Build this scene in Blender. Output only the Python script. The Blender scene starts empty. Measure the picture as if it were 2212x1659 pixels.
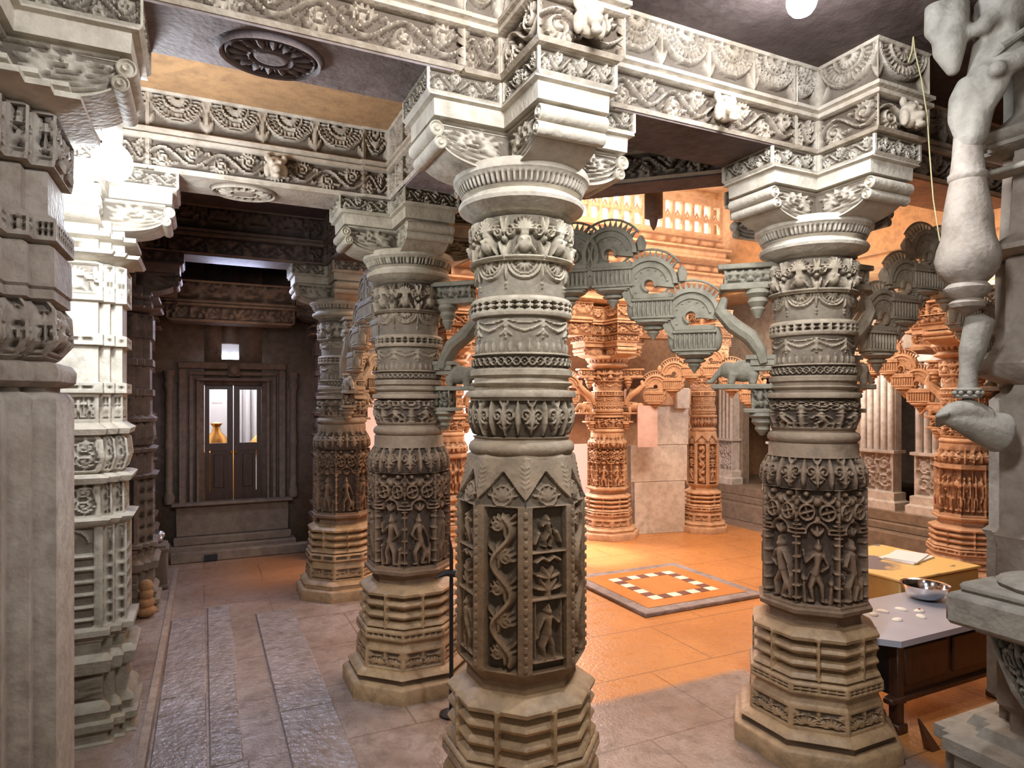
import bpy, math, random
import numpy as np
from mathutils import Vector
random.seed(7); rng = np.random.default_rng(7)
PI = math.pi
C = bpy.context.scene.collection
# ------------------------------------------------------------------ helpers
EYE = 1.6
FW = (0.429, 0.9033); RT = (0.9033, -0.429)
def at(px, py, D):
    """world point that stands at depth D on the sight line measured in the photograph"""
    l = (px - 1106) / 1400 * D
    return (FW[0]*D + RT[0]*l, FW[1]*D + RT[1]*l, EYE + (865 - py) / 1400 * D)

def empty(name, loc, label, cat, group=None, rz=0):
    o = bpy.data.objects.new(name, None); C.objects.link(o)
    o.location = loc; o.rotation_euler = (0, 0, rz); o.empty_display_size = 0.1
    o['label'] = label; o['category'] = cat
    if group: o['group'] = group
    return o
def tag(o, label, cat, group=None):
    o['label'] = label; o['category'] = cat
    if group: o['group'] = group
    return o
def struct(o):
    o['kind'] = 'structure'; return o
def mesh_obj(name, V, F, mat, parent=None, cav=None, smooth=True, angle=42, loc=(0,0,0), rz=0):
    me = bpy.data.meshes.new(name)
    V = np.asarray(V, dtype=np.float32).reshape(-1, 3)
    quads = [f for f in F if isinstance(f, np.ndarray)]
    polys = [f for f in F if not isinstance(f, np.ndarray)]
    li, ls, pos = [], [], 0
    for q in quads:
        if len(q) == 0: continue
        k = q.shape[1]
        li.append(q.ravel()); ls.append(pos + np.arange(len(q)) * k); pos += q.size
    for p in polys:
        li.append(np.array(p)); ls.append(np.array([pos])); pos += len(p)
    li = np.concatenate(li).astype(np.int32); ls = np.concatenate(ls).astype(np.int32)
    me.vertices.add(len(V)); me.vertices.foreach_set('co', V.ravel())
    me.loops.add(len(li)); me.loops.foreach_set('vertex_index', li)
    me.polygons.add(len(ls)); me.polygons.foreach_set('loop_start', ls)
    me.update(calc_edges=True); me.validate()
    if smooth:
        me.polygons.foreach_set('use_smooth', [True] * len(me.polygons))
        me.set_sharp_from_angle(angle=math.radians(angle))
    if cav is not None:
        a = me.attributes.new('cav', 'FLOAT', 'POINT'); a.data.foreach_set('value', np.asarray(cav, dtype=np.float32).ravel())
    me.materials.append(mat)
    o = bpy.data.objects.new(name, me); C.objects.link(o)
    o.location = loc; o.rotation_euler = (0, 0, rz)
    if parent: o.parent = parent
    return o

class MB:
    """collects simple shapes for one mesh"""
    def __init__(s): s.V = []; s.F = []; s.n = 0
    def add(s, V, F):
        V = np.asarray(V, float).reshape(-1, 3)
        s.F += [[i + s.n for i in f] for f in F]; s.V.append(V); s.n += len(V); return s
    def box(s, x0, x1, y0, y1, z0, z1, rot=0, org=(0, 0), bev=0.0):
        b = bev
        if b <= 0:
            V = [(x, y, z) for z in (z0, z1) for x, y in ((x0,y0),(x1,y0),(x1,y1),(x0,y1))]
            F = [(0,3,2,1),(4,5,6,7),(0,1,5,4),(1,2,6,5),(2,3,7,6),(3,0,4,7)]
        else:
            def ring(i, z): return [(x0+b-i,y0-i+b*0,z)] 
            V = []
            for z, i in ((z0, b), (z0+b, 0), (z1-b, 0), (z1, b)):
                V += [(x0+i,y0+b+0*i if i==0 else y0+i,z)] if 0 else []
                c = b
                V += [(x0+max(i,c),y0+i,z),(x1-max(i,c),y0+i,z),(x1-i,y0+max(i,c),z),(x1-i,y1-max(i,c),z),
                      (x1-max(i,c),y1-i,z),(x0+max(i,c),y1-i,z),(x0+i,y1-max(i,c),z),(x0+i,y0+max(i,c),z)]
            F = [tuple(reversed(range(8))), tuple(range(24, 32))]
            for r in range(3):
                for k in range(8): F.append((r*8+k, r*8+(k+1)%8, (r+1)*8+(k+1)%8, (r+1)*8+k))
        V = np.array(V, float)
        if rot:
            c_, s_ = math.cos(rot), math.sin(rot); x = V[:,0]-org[0]; y = V[:,1]-org[1]
            V[:,0] = org[0]+c_*x-s_*y; V[:,1] = org[1]+s_*x+c_*y
        return s.add(V, F)
    def tube(s, pts, rad, n=10, flat=1.0):
        pts = np.array(pts, float); m = len(pts)
        rad = np.full(m, rad) if np.isscalar(rad) else np.array(rad, float)
        P = [pts[0]] + list(pts) + [pts[-1]]; R = [rad[0]*0.02] + list(rad) + [rad[-1]*0.02]
        t0 = pts[1]-pts[0]; t0 /= np.linalg.norm(t0)+1e-9; t1 = pts[-1]-pts[-2]; t1 /= np.linalg.norm(t1)+1e-9
        P[0] = pts[0]-t0*rad[0]*0.5; P[-1] = pts[-1]+t1*rad[-1]*0.5
        up = np.array([0, 0, 1.0]) if abs(t0[2]) < 0.9 else np.array([0, 1.0, 0])
        V = []; k = len(P)
        for i in range(k):
            a = P[max(i-1,0)]; b = P[min(i+1,k-1)]; t = b-a; t = t/(np.linalg.norm(t)+1e-9)
            x = np.cross(up, t); x /= np.linalg.norm(x)+1e-9; y = np.cross(t, x); up = y
            for j in range(n):
                an = 2*PI*j/n; V.append(P[i] + R[i]*(math.cos(an)*x*flat + math.sin(an)*y))
        F = [tuple(reversed(range(n))), tuple(range((k-1)*n, k*n))]
        for i in range(k-1):
            for j in range(n): F.append((i*n+j, i*n+(j+1)%n, (i+1)*n+(j+1)%n, (i+1)*n+j))
        return s.add(V, F)
    def lathe(s, prof, n=24, c=(0,0,0), axis='z'):
        V = []; k = len(prof)
        for r, z in prof:
            for j in range(n):
                an = 2*PI*j/n
                p = (r*math.cos(an), r*math.sin(an), z)
                if axis == 'y': p = (p[0], -p[2], p[1])
                if axis == 'x': p = (p[2], p[1], -p[0])
                V.append((p[0]+c[0], p[1]+c[1], p[2]+c[2]))
        F = []
        if prof[0][0] > 1e-5: F.append(tuple(reversed(range(n))))
        if prof[-1][0] > 1e-5: F.append(tuple(range((k-1)*n, k*n)))
        for i in range(k-1):
            for j in range(n): F.append((i*n+j, i*n+(j+1)%n, (i+1)*n+(j+1)%n, (i+1)*n+j))
        return s.add(V, F)
    def ell(s, c, r, n=14, rz=0):
        prof = [(math.sin(PI*i/8)*1.0+(1e-4 if i in (0,8) else 0), -math.cos(PI*i/8)) for i in range(9)]
        m = MB(); m.lathe(prof, n); V = m.V[0]*np.array(r)
        c_, s_ = math.cos(rz), math.sin(rz)
        V = np.stack([c_*V[:,0]-s_*V[:,1], s_*V[:,0]+c_*V[:,1], V[:,2]], 1) + np.array(c)
        return s.add(V, m.F)
    def prism(s, poly, z0, z1):
        n = len(poly)
        V = [(x, y, z0) for x, y in poly] + [(x, y, z1) for x, y in poly]
        F = [tuple(reversed(range(n))), tuple(range(n, 2*n))] + [(i, (i+1)%n, n+(i+1)%n, n+i) for i in range(n)]
        return s.add(V, F)
    def build(s, name, mat, parent=None, smooth=True, angle=40, loc=(0,0,0), rz=0):
        return mesh_obj(name, np.concatenate(s.V), s.F, mat, parent, None, smooth, angle, loc, rz)

# ------------------------------------------------------------------ carving patterns (height maps 0..1)
class T:
    def __init__(s, w=1.0, h=1.0, res=96, wrap=True, base=0.0):
        s.w, s.h, s.wrap = w, h, wrap
        s.nx, s.ny = max(8, int(w*res)), max(8, int(h*res))
        s.X, s.Y = np.meshgrid((np.arange(s.nx)+.5)/s.nx*w, (np.arange(s.ny)+.5)/s.ny*h)
        s.H = np.full(s.X.shape, base, float)
    def offs(s): return (-s.w, 0, s.w) if s.wrap else (0,)
    def put(s, d, r, ht, dome=True):
        q = np.clip(1-(d/r)**2, 0, 1)
        v = ht*np.sqrt(q) if dome else ht*np.clip((1-d/r)*5, 0, 1)
        s.H = np.maximum(s.H, v)
    def seg(s, pts, r, ht=1.0, dome=True):
        pts = np.array(pts, float)
        r = np.full(len(pts), r) if np.isscalar(r) else np.array(r, float)
        for o in s.offs():
            for i in range(len(pts)-1):
                ax, ay = pts[i]; bx, by = pts[i+1]; ax += o; bx += o
                R = max(r[i], r[i+1])
                if max(ax,bx)+R < 0 or min(ax,bx)-R > s.w: continue
                dx, dy = bx-ax, by-ay; L = dx*dx+dy*dy+1e-12
                t = np.clip(((s.X-ax)*dx+(s.Y-ay)*dy)/L, 0, 1)
                d = np.hypot(s.X-ax-t*dx, s.Y-ay-t*dy)
                rr = r[i]+(r[i+1]-r[i])*t
                q = np.clip(1-(d/rr)**2, 0, 1)
                s.H = np.maximum(s.H, ht*np.sqrt(q) if dome else ht*np.clip((1-d/rr)*5, 0, 1))
        return s
    def disc(s, x, y, r, ht=1.0, dome=True):
        for o in s.offs(): s.put(np.hypot(s.X-x-o, s.Y-y), r, ht, dome)
        return s
    def ring(s, x, y, R, r, ht=1.0, a0=-180, a1=180):
        for o in s.offs():
            d = np.abs(np.hypot(s.X-x-o, s.Y-y)-R)
            if a1-a0 < 359:
                an = np.degrees(np.arctan2(s.Y-y, s.X-x-o)); d = np.where((an >= a0) & (an <= a1), d, 9)
            s.put(d, r, ht)
        return s
    def leaf(s, x, y, ang, L, w, ht=1.0):
        ca, sa = math.cos(ang), math.sin(ang)
        for o in s.offs():
            u = ((s.X-x-o)*ca+(s.Y-y)*sa)/L; v = (-(s.X-x-o)*sa+(s.Y-y)*ca)
            wd = w*np.sin(PI*np.clip(u, 0, 1))**0.8+1e-6
            s.H = np.maximum(s.H, np.where((u > 0) & (u < 1), ht*np.sqrt(np.clip(1-(v/wd)**2, 0, 1)), 0))
        return s
    def rect(s, x0, x1, y0, y1, ht=1.0):
        for o in s.offs(): s.H = np.where((s.X > x0+o) & (s.X < x1+o) & (s.Y > y0) & (s.Y < y1), np.maximum(s.H, ht), s.H)
        return s
    def cut(s, x0, x1, y0, y1, ht=0.0):
        for o in s.offs(): s.H = np.where((s.X > x0+o) & (s.X < x1+o) & (s.Y > y0) & (s.Y < y1), ht, s.H)
        return s
    def spiral(s, x, y, R, turns, a0, r, ht=1.0, sgn=1):
        n = int(14*turns); pts = []
        for i in range(n+1):
            f = i/n; a = a0+sgn*2*PI*turns*f; q = R*(1-f*0.85)
            pts.append((x+q*math.cos(a), y+q*math.sin(a)))
        return s.seg(pts, r, ht)
def blur(t, k=1):
    for _ in range(k):
        H = t.H; t.H = (H*2+np.roll(H,1,1)+np.roll(H,-1,1)+np.vstack([H[:1],H[:-1]])+np.vstack([H[1:],H[-1:]]))/6
    return t

def t_vine():
    t = T(2.0, 1.0, 90)
    xs = np.linspace(0, 2, 33); t.seg([(x, .5+.30*math.sin(PI*x)) for x in xs], .055, 1)
    for cx, cy, sg in ((.5, .34, 1), (1.5, .66, -1)):
        t.spiral(cx, cy, .27, 1.7, PI*.5*sg, .05, 1, sg)
        for k in range(7):
            a = -sg*(.2+k*.42); t.leaf(cx+.2*math.cos(a), cy+.2*math.sin(a), a-sg*.5, .24, .06, .85)
        t.disc(cx, cy, .08, 1)
    for cx, cy, sg in ((.97, .18, 1), (.05, .84, -1), (1.05, .84, -1), (.0, .16, 1)):
        t.leaf(cx, cy, 1.2*sg, .16, .05, .8); t.leaf(cx, cy, 2.4*sg, .18, .05, .8)
    return t
def t_wheel():
    t = T(1.0, .66, 120)
    for cx in (.5,):
        t.ring(cx, .66, .47, .025, 1); t.ring(cx, .66, .42, .022, .9); t.ring(cx, .66, .24, .03, 1)
        for k in range(15):
            a = PI+PI*(k+.5)/15; t.leaf(cx+.26*math.cos(a), .66+.26*math.sin(a), a, .155, .032, .9)
        for k in range(8):
            a = PI+PI*(k+.5)/8; t.leaf(cx+.04*math.cos(a), .66+.04*math.sin(a), a, .17, .035, .95)
    t.leaf(0, .03, PI/2, .6, .06, .9); t.leaf(0, .03, PI/2+.4, .34, .05, .8); t.leaf(0, .03, PI/2-.4, .34, .05, .8)
    t.H = np.maximum(t.H, .1); t.rect(-.1, 1.1, 0, .035, 1)
    return t
def t_loz():
    t = T(1.0, 1.0, 70, base=1.0)
    for cx in (0, .5):
        for cy in (.3, .7):
            for o in (-1, 0, 1):
                q = np.abs(t.X-cx-o)/.21+np.abs(t.Y-cy)/.15
                t.H = np.where(q < 1, 0.0, t.H)
    t.disc(.25, .5, .10, 1.15); t.disc(.75, .5, .10, 1.15)
    return t
def t_dent():
    t = T(1.0, 1.0, 40); t.rect(.2, .8, .08, .86, 1); t.rect(0, 1, .9, 1, 1); return t
def t_zig():
    t = T(1.0, 1.0, 60); t.seg([(0,.15),(.5,.8),(1,.15)], .09, 1); t.disc(.5,.3,.12,.8); t.rect(0,1,0,.07,1); t.rect(0,1,.93,1,1); return t
def t_knot():
    t = T(1.0, 1.0, 80)
    t.seg([(x, .5+.27*math.sin(2*PI*x)) for x in np.linspace(0,1,21)], .07, 1)
    t.seg([(x, .5-.27*math.sin(2*PI*x)) for x in np.linspace(0,1,21)], .07, .95)
    t.disc(.25,.5,.09,1); t.disc(.75,.5,.09,1); t.rect(0,1,0,.08,1); t.rect(0,1,.92,1,1); return t
def t_circ():
    t = T(1.0, 1.0, 90); t.ring(.5,.5,.36,.07,1)
    for k in range(4): t.leaf(.5,.5,PI/4+k*PI/2,.34,.09,.9)
    t.disc(.5,.5,.09,1)
    for x,y in ((0,.12),(0,.88),(0,.5)): t.disc(x,y,.1,.8)
    return t
def t_fan():
    t = T(1.0, .62, 100)
    for cx in (.27, .73):
        for k in range(9):
            a = PI*(k+.5)/9; t.leaf(cx+.03*math.cos(a), .1+.03*math.sin(a), a, .27, .032, 1)
        t.ring(cx, .1, .32, .022, .9, 0, 180)
    for s_ in (0, 1): t.leaf(s_, .6, -PI/2+.5*(1-2*s_), .3, .07, .9)
    t.leaf(.5,.6,-PI/2,.25,.05,.9)
    t.rect(0,1,0,.05,1); t.rect(0,1,.57,.62,1); t.rect(0,.05,0,1,1); t.rect(.95,1,0,1,1)
    return t
def t_hdash():
    t = T(1.0, 1.0, 60, base=1.0)
    for x0,x1 in ((.08,.3),(.36,.64),(.7,.92)):
        t.cut(x0,x1,.58,.74,0); t.cut(x0,x1,.26,.42,0)
    return t
def t_leafup():
    t = T(1.0, 1.0, 100)
    t.spiral(.27,.55,.2,1.5,-PI/2,.045,1,1); t.spiral(.73,.55,.2,1.5,-PI/2,.045,1,-1)
    t.leaf(.5,.0,PI/2,.95,.1,1); t.leaf(0,0,PI/2,1.0,.13,.9)
    for s_ in (-1,1):
        for k in range(4): t.leaf(.5,.15+.12*k,PI/2-s_*(.9-.1*k),.3,.045,.8)
        t.leaf(.5,.75,PI/2-s_*.7,.3,.06,.9)
    t.rect(0,1,.94,1,.9); return t
def t_pot():
    t = T(1.0, 1.0, 110)
    t.disc(.5,.36,.22,1.15); t.rect(.4,.6,.52,.66,.9); t.seg([(.33,.64),(.67,.64)],.05,1)
    t.disc(.42,.42,.07,1.35); t.disc(.58,.42,.07,1.35)
    for s_ in (-1,1):
        t.spiral(.5+s_*.36,.6,.13,1.3,PI/2,.04,1,s_)
        for k in range(5): t.leaf(.5,.62,PI/2-s_*(.15+.33*k),.36,.045,1)
        t.leaf(.5+s_*.5,.0,PI/2-s_*.35,.45,.07,.95); t.leaf(.5+s_*.5,.52,PI/2+s_*.2,.45,.07,1.0); t.disc(.5+s_*.5,.45,.08,1.1)
        t.leaf(.5+s_*.3,.1,PI/2+s_*.6,.3,.05,.9)
    t.seg([(0,.05),(1,.05)],.06,.95); t.leaf(0,.3,-PI/2,.3,.1,1.1)
    t.H = np.maximum(t.H,.12); return t
def t_garl():
    t = T(1.0, .9, 100)
    t.ring(.5,.9,.44,.06,1,-180,0); t.ring(.5,.9,.34,.05,.95,-180,0)
    for k in range(7):
        a = PI+PI*(k+.5)/7; t.leaf(.5+.03*math.cos(a),.9+.03*math.sin(a),a,.27,.05,1)
    t.disc(0,.3,.05,1); t.disc(0,.2,.04,1); t.leaf(0,.9,-PI/2,.5,.06,1)
    t.H = np.maximum(t.H,.45); return t
def t_swag():
    t = T(1.0, 1.0, 90)
    t.seg([(x,.82-.22*math.sin(PI*x)) for x in np.linspace(0,1,15)],.05,1)
    t.seg([(x,.9-.1*math.sin(PI*x)) for x in np.linspace(0,1,15)],.03,1)
    for y,r in ((.85,.07),(.72,.085),(.6,.08),(.5,.06),(.4,.05)): t.disc(0,y,r,1.1)
    t.leaf(0,.6,-.7,.25,.05,1); t.leaf(0,.6,PI+.7,.25,.05,1); t.leaf(.5,.55,.6,.2,.05,1); t.leaf(.5,.55,PI-.6,.2,.05,1)
    for x in (.12,.37,.62,.87): t.leaf(x,.0,PI/2,.28,.07,.9); t.disc(x,.32,.03,.8)
    t.H = np.maximum(t.H,.4); return t
def man(t, cx, y0, h, v=0):
    k = h; lean = (-.03, .03, 0, .04)[v % 4]*k
    hip = (cx+lean, y0+.48*k); neck = (cx-lean*.6, y0+.80*k)
    t.seg([hip, (cx-.11*k, y0+.25*k), (cx-.07*k, y0+.02*k)], [.07*k,.055*k,.035*k], 1.05)
    t.seg([hip, (cx+(.13 if v%2 else .08)*k, y0+.26*k), (cx+(.05 if v%2 else .10)*k, y0+.02*k)], [.07*k,.055*k,.035*k], 1.05)
    t.seg([(cx-.07*k,y0+.02*k),(cx-.14*k,y0+.01*k)],.03*k,1); t.seg([(cx+.08*k,y0+.02*k),(cx+.15*k,y0+.01*k)],.03*k,1)
    t.seg([hip, (cx, y0+.62*k), neck], [.085*k,.06*k,.095*k], 1.2)
    t.disc(neck[0], y0+.92*k, .075*k, 1.3); t.seg([(neck[0], y0+.97*k),(neck[0], y0+1.06*k)],[.05*k,.015*k],1.1)
    for sg, ph in ((-1, v), (1, v+1)):
        if ph % 3 == 0: el, ha = (sg*.20,.66), (sg*.24,.86)
        elif ph % 3 == 1: el, ha = (sg*.19,.62), (sg*.08,.52)
        else: el, ha = (sg*.18,.60), (sg*.22,.42)
        t.seg([(neck[0]+sg*.09*k,y0+.79*k),(cx+el[0]*k,y0+el[1]*k),(cx+ha[0]*k,y0+ha[1]*k)],[.04*k,.032*k,.025*k],1.0)
    t.seg([(cx-.2*k,y0+.3*k),(cx-.12*k,y0+.5*k)],.015*k,.7)
def t_figs(var=0):
    t = T(.76, 2.0, 100)
    for q in (0,):
        t.rect(q-.07,q+.07,.14,1.2,.5); t.seg([(q,.14),(q,1.2)],.055,.95)
        for y in (.15,.36,.6,.85,1.08,1.2): t.seg([(q-.08,y),(q+.08,y)],.028,1.05)
        for j,(y,w) in enumerate(((1.24,.2),(1.31,.16),(1.38,.11),(1.45,.07))): t.rect(q-w,q+w,y,y+.045,1.05-.05*j)
        t.leaf(q,1.46,PI/2,.2,.06,1)
    man(t,.38,.10,1.0,var)
    if var==1: t.disc(.54,.32,.13,1.0); t.seg([(.6,.12),(.62,.5)],.04,1)
    else: t.seg([(.17,.1),(.15,.42)],[.05,.03],.9); t.disc(.15,.48,.05,1); t.seg([(.6,.1),(.62,.36)],[.06,.04],.95); t.disc(.62,.42,.055,1.05)
    t.ring(.38,1.26,.20,.03,.95,0,180)
    for k in range(3): t.leaf(.38,1.2,PI/2+(k-1)*.7,.2,.04,.9)
    for q in (.2,.56):
        t.ring(q,1.62,.13,.03,1.05)
        for k in range(4): t.leaf(q,1.62,k*PI/2+.3,.12,.035,.95)
        t.disc(q,1.62,.035,1.1)
    t.disc(.38,1.48,.07,1); t.disc(0,1.78,.09,.95); t.disc(.38,1.8,.1,1)
    t.ring(.19,1.9,.12,.035,1,-180,0); t.ring(.57,1.9,.12,.035,1,-180,0); t.disc(.19,1.93,.06,1.1); t.disc(.57,1.93,.06,1.1)
    t.rect(0,1,0,.06,1); return t
def t_fig1(var=0):      # tall panel with a standing figure below, small relief scenes above (one octagon face)
    t = T(.42, 1.9, 110, wrap=False)
    man(t,.21,.12,.62,1+var); t.seg([(.03,.1),(.39,.1)],.03,1)
    for s_ in (.05,.37): t.seg([(s_,.1),(s_,.8)],.018,.9)
    t.rect(.0,.42,.82,.86,1); t.seg([(.21,.88),(.21,1.05)],[.05,.02],1)
    for k in range(5): t.leaf(.21,.93,PI/2-1.3+.65*k,.19,.035,.95)
    for k in range(4): t.leaf(.21,1.07,PI/2-1.2+.8*k,.17,.035,.95)
    t.seg([(.06,1.28),(.14,1.33),(.21,1.28),(.28,1.33),(.36,1.28)],.03,1)
    t.rect(0,.42,1.37,1.41,1); man(t,.21,1.45,.36,2+var); t.seg([(.05,1.5),(.1,1.62)],.03,.9); t.seg([(.37,1.5),(.32,1.62)],.03,.9)
    return t
def t_serp():
    t = T(.46, 1.9, 110, wrap=False)
    f = lambda y: .23+.12*math.sin(y*2*PI/.76+.6)
    t.seg([(f(y),y) for y in np.linspace(.06,1.80,60)],.048,1.1)
    t.seg([(f(y)+.012,y) for y in np.linspace(.06,1.80,60)],.015,1.3)
    for i in range(5):
        yc = .12+.38*i+.07; sg = 1 if math.sin(yc*2*PI/.76+.6) < 0 else -1
        cx = f(yc)+sg*.16
        for k in range(8):
            a = PI/2 + (k-3)*.42; t.leaf(cx-sg*.07,yc-.02,a if sg<0 else PI-a,.19,.028,.9)
        t.spiral(cx,yc,.09,1.5,PI*.5,.022,1,sg)
        t.leaf(cx-sg*.1,yc-.16,PI/2,.2,.04,.9); t.leaf(f(yc),yc+.05,PI/2+sg*.7,.14,.03,.8)
    t.rect(0,.03,0,1.9,1); t.rect(.43,.46,0,1.9,1)
    return t
def t_beadcol():
    t = T(.5,.8,60,wrap=False); t.seg([(.25,.12),(.25,.66)],[.12,.1],1); t.seg([(.1,.4),(.4,.4)],.05,.9); t.rect(0,.5,0,.04,.6)
    t.rect(0,.07,0,.8,1); t.rect(.43,.5,0,.8,1); return t
def t_arab():
    t = T(1.0, 1.0, 100)
    for cx, cy, r, sg in ((.25,.3,.2,1),(.75,.3,.2,-1),(.25,.75,.18,-1),(.75,.75,.18,1)):
        t.spiral(cx,cy,r,1.6,sg*.8,.04,1,sg)
        for k in range(5): a=k*1.25; t.leaf(cx+r*math.cos(a)*.8,cy+r*math.sin(a)*.8,a+.6*sg,.17,.04,.85)
    t.seg([(.5,0),(.45,.25),(.55,.5),(.45,.75),(.5,1)],.04,1); t.seg([(0,0),(.05,.3),(0,.55),(-.05,.8),(0,1)],.04,1)
    return t
def t_pointed():        # scalloped edge with a pendant leaf on every face
    t = T(1.0, 1.0, 90)
    t.H[:] = .55
    y = .25+.5*np.abs(np.sin(PI*t.X))**1.5*0; edge = .12+.5*np.abs(2*np.abs(t.X-.5)-0)**1.3
    edge = .62-.5*(2*np.abs(t.X-.5))**.9; edge = .62-edge
    t.H = np.where(t.Y > .08+.62*(1-2*np.abs(t.X-.5))*1.0, 1.0, .1)
    ring = T(1.0,1.0,90); ring.disc(.5,.2,.17,.95); ring.ring(.5,.2,.2,.03,1)
    for k in range(6): ring.leaf(.5,.12,PI/2-1.3+.52*k,.35,.05,.9)
    t.H = np.where(t.H < .5, np.maximum(t.H, ring.H*.95), t.H)
    for s_ in (-1,1):
        for k in range(5): t.leaf(0 if s_>0 else 1,.35+.1*k,PI/2-s_*.9,.15,.025,1.3); 
    t.seg([(0,.25),(0,.9)],.03,1.2)
    return t
def t_noisefig():
    t = T(1.0,1.0,90)
    for i in range(4):
        x = .125+.25*i; man(t,x,.12,.66,i)
    for x in (0,.25,.5,.75): t.seg([(x,.08),(x,.88)],.018,.8)
    t.rect(0,1,0,.06,1); t.rect(0,1,.9,1,1); return t
def t_ladder():
    t = T(.5,1.2,90,wrap=False); t.H[:]=.25
    for i in range(6): t.rect(.04,.46,.06+i*.155,.10+i*.155,1.0); 
    t.rect(0,.05,0,1.2,.9); t.rect(.45,.5,0,1.2,.9); man(t,.25,1.0,.14,0); t.ring(.25,1.02,.16,.02,1,0,180); return t
def t_arm():
    t = T(1.0,1.0,100,wrap=False)
    t.spiral(.45,.62,.22,1.7,2.2,.035,1,-1)
    for k in range(7): a=2.6-k*.45; t.leaf(.42+.12*math.cos(a),.6+.12*math.sin(a),a,.26,.045,.9)
    for k in range(4): t.leaf(.15,.3+.12*k,.9-.2*k,.28,.05,.85)
    t.disc(.12,.2,.12,1.2); t.leaf(.7,.45,.6,.25,.05,.9); t.leaf(.7,.85,-.5,.22,.05,.9)
    return t
def t_lotus():
    t = T(2.2,2.2,70,wrap=False); c=1.1
    t.ring(c,c,1.0,.05,1); t.ring(c,c,.88,.03,.8); t.ring(c,c,.45,.04,1); t.disc(c,c,.40,.8,dome=False)
    for k in range(16):
        a=2*PI*k/16; t.leaf(c+.47*math.cos(a),c+.47*math.sin(a),a,.38,.075,1); t.leaf(c+.5*math.cos(a+.2),c+.5*math.sin(a+.2),a+.2,.34,.03,.6)
    return t
TL = dict(vine=t_vine(), wheel=t_wheel(), loz=t_loz(), dent=t_dent(), zig=t_zig(), knot=t_knot(), circ=t_circ(), fan=t_fan(),
          hdash=t_hdash(), leafup=t_leafup(), pot=t_pot(), garl=t_garl(), swag=t_swag(), figs0=t_figs(0), figs1=t_figs(1), figs2=t_figs(2), fig1=t_fig1(), fig2=t_fig1(1),
          serp=t_serp(), bead=t_beadcol(), arab=t_arab(), pointed=t_pointed(), crowd=t_noisefig(), arm=t_arm(), ladder=t_ladder(), lotus=t_lotus())
for t in TL.values(): blur(t, 1)
def sample(tile, u, v):
    H = TL[tile].H; ny, nx = H.shape
    x = (u % 1.0)*nx-.5; y = np.clip(v*ny-.5, 0, ny-1.001)
    x0 = np.floor(x).astype(int); y0 = np.floor(y).astype(int); fx = x-x0; fy = y-y0
    y1 = np.minimum(y0+1, ny-1)
    a = H[y0, x0 % nx]; b = H[y0, (x0+1) % nx]; c = H[y1, x0 % nx]; d = H[y1, (x0+1) % nx]
    return (a*(1-fx)+b*fx)*(1-fy)+(c*(1-fx)+d*fx)*fy

# ------------------------------------------------------------------ cross sections
class Sec: pass
def sec_circle(n):
    s = Sec(); a = np.arange(n)/n*2*PI
    s.P = np.zeros((n,2)); s.M = np.stack([np.cos(a), np.sin(a)],1); s.N = s.M.copy()
    s.edge = np.zeros(n,int); s.f = np.arange(n)/n; s.L = [None]; s.circle = True; s.corner = np.zeros(n,bool); return s
def sec_poly(poly, res):
    poly = np.array(poly, float); k = len(poly); s = Sec()
    P=[];M=[];N=[];E=[];Fr=[];cr=[];s.L=[]
    nrm = []
    for i in range(k):
        d = poly[(i+1)%k]-poly[i]; L = np.linalg.norm(d); d = d/L; nrm.append(np.array([d[1],-d[0]])); s.L.append(L)
    mit = []
    for i in range(k):
        a, b = nrm[i-1], nrm[i]; m = (a+b); m = m/np.dot(m,m)*2 if np.dot(m,m) > 1e-6 else a; m = (a+b)/(1+np.dot(a,b)); mit.append(m)
    for i in range(k):
        n = max(1, int(round(s.L[i]/res)))
        for j in range(n):
            f = j/n; P.append(poly[i]*(1-f)+poly[(i+1)%k]*f); M.append(mit[i]*(1-f)+mit[(i+1)%k]*f)
            N.append(nrm[i]); E.append(i); Fr.append(f); cr.append(j==0)
    s.P=np.array(P); s.M=np.array(M); s.N=np.array(N); s.edge=np.array(E); s.f=np.array(Fr); s.corner=np.array(cr); s.circle=False
    return s
def sec_oct(res_r, res):      # P = 0, offset = apothem
    a = [(math.cos(PI/8+k*PI/4)/math.cos(PI/8), math.sin(PI/8+k*PI/4)/math.cos(PI/8)) for k in range(8)]
    n = max(2, int(round(.828*res_r/res))); P=[];M=[];N=[];E=[];Fr=[];cr=[]
    for i in range(8):
        p, q = np.array(a[i]), np.array(a[(i+1)%8]); an = PI/4*(i+1)
        for j in range(n):
            f=j/n; P.append((0,0)); M.append(p*(1-f)+q*f); N.append((math.cos(an),math.sin(an))); E.append(i); Fr.append(f); cr.append(j==0)
    s=Sec(); s.P=np.array(P,float); s.M=np.array(M); s.N=np.array(N); s.edge=np.array(E); s.f=np.array(Fr); s.corner=np.array(cr); s.circle=False
    s.L=[.828*res_r]*8; return s
def rect(x0,x1,y0,y1): return [(x0,y0),(x1,y0),(x1,y1),(x0,y1)]
def cross(ax, w, ay0=None, ay1=None, ax0=None):
    ay0 = ax if ay0 is None else ay0; ay1 = ax if ay1 is None else ay1; ax0 = ax if ax0 is None else ax0
    return [(-w,-ay0),(w,-ay0),(w,-w),(ax,-w),(ax,w),(w,w),(w,ay1),(-w,ay1),(-w,w),(-ax0,w),(-ax0,-w),(-w,-w)]
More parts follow.
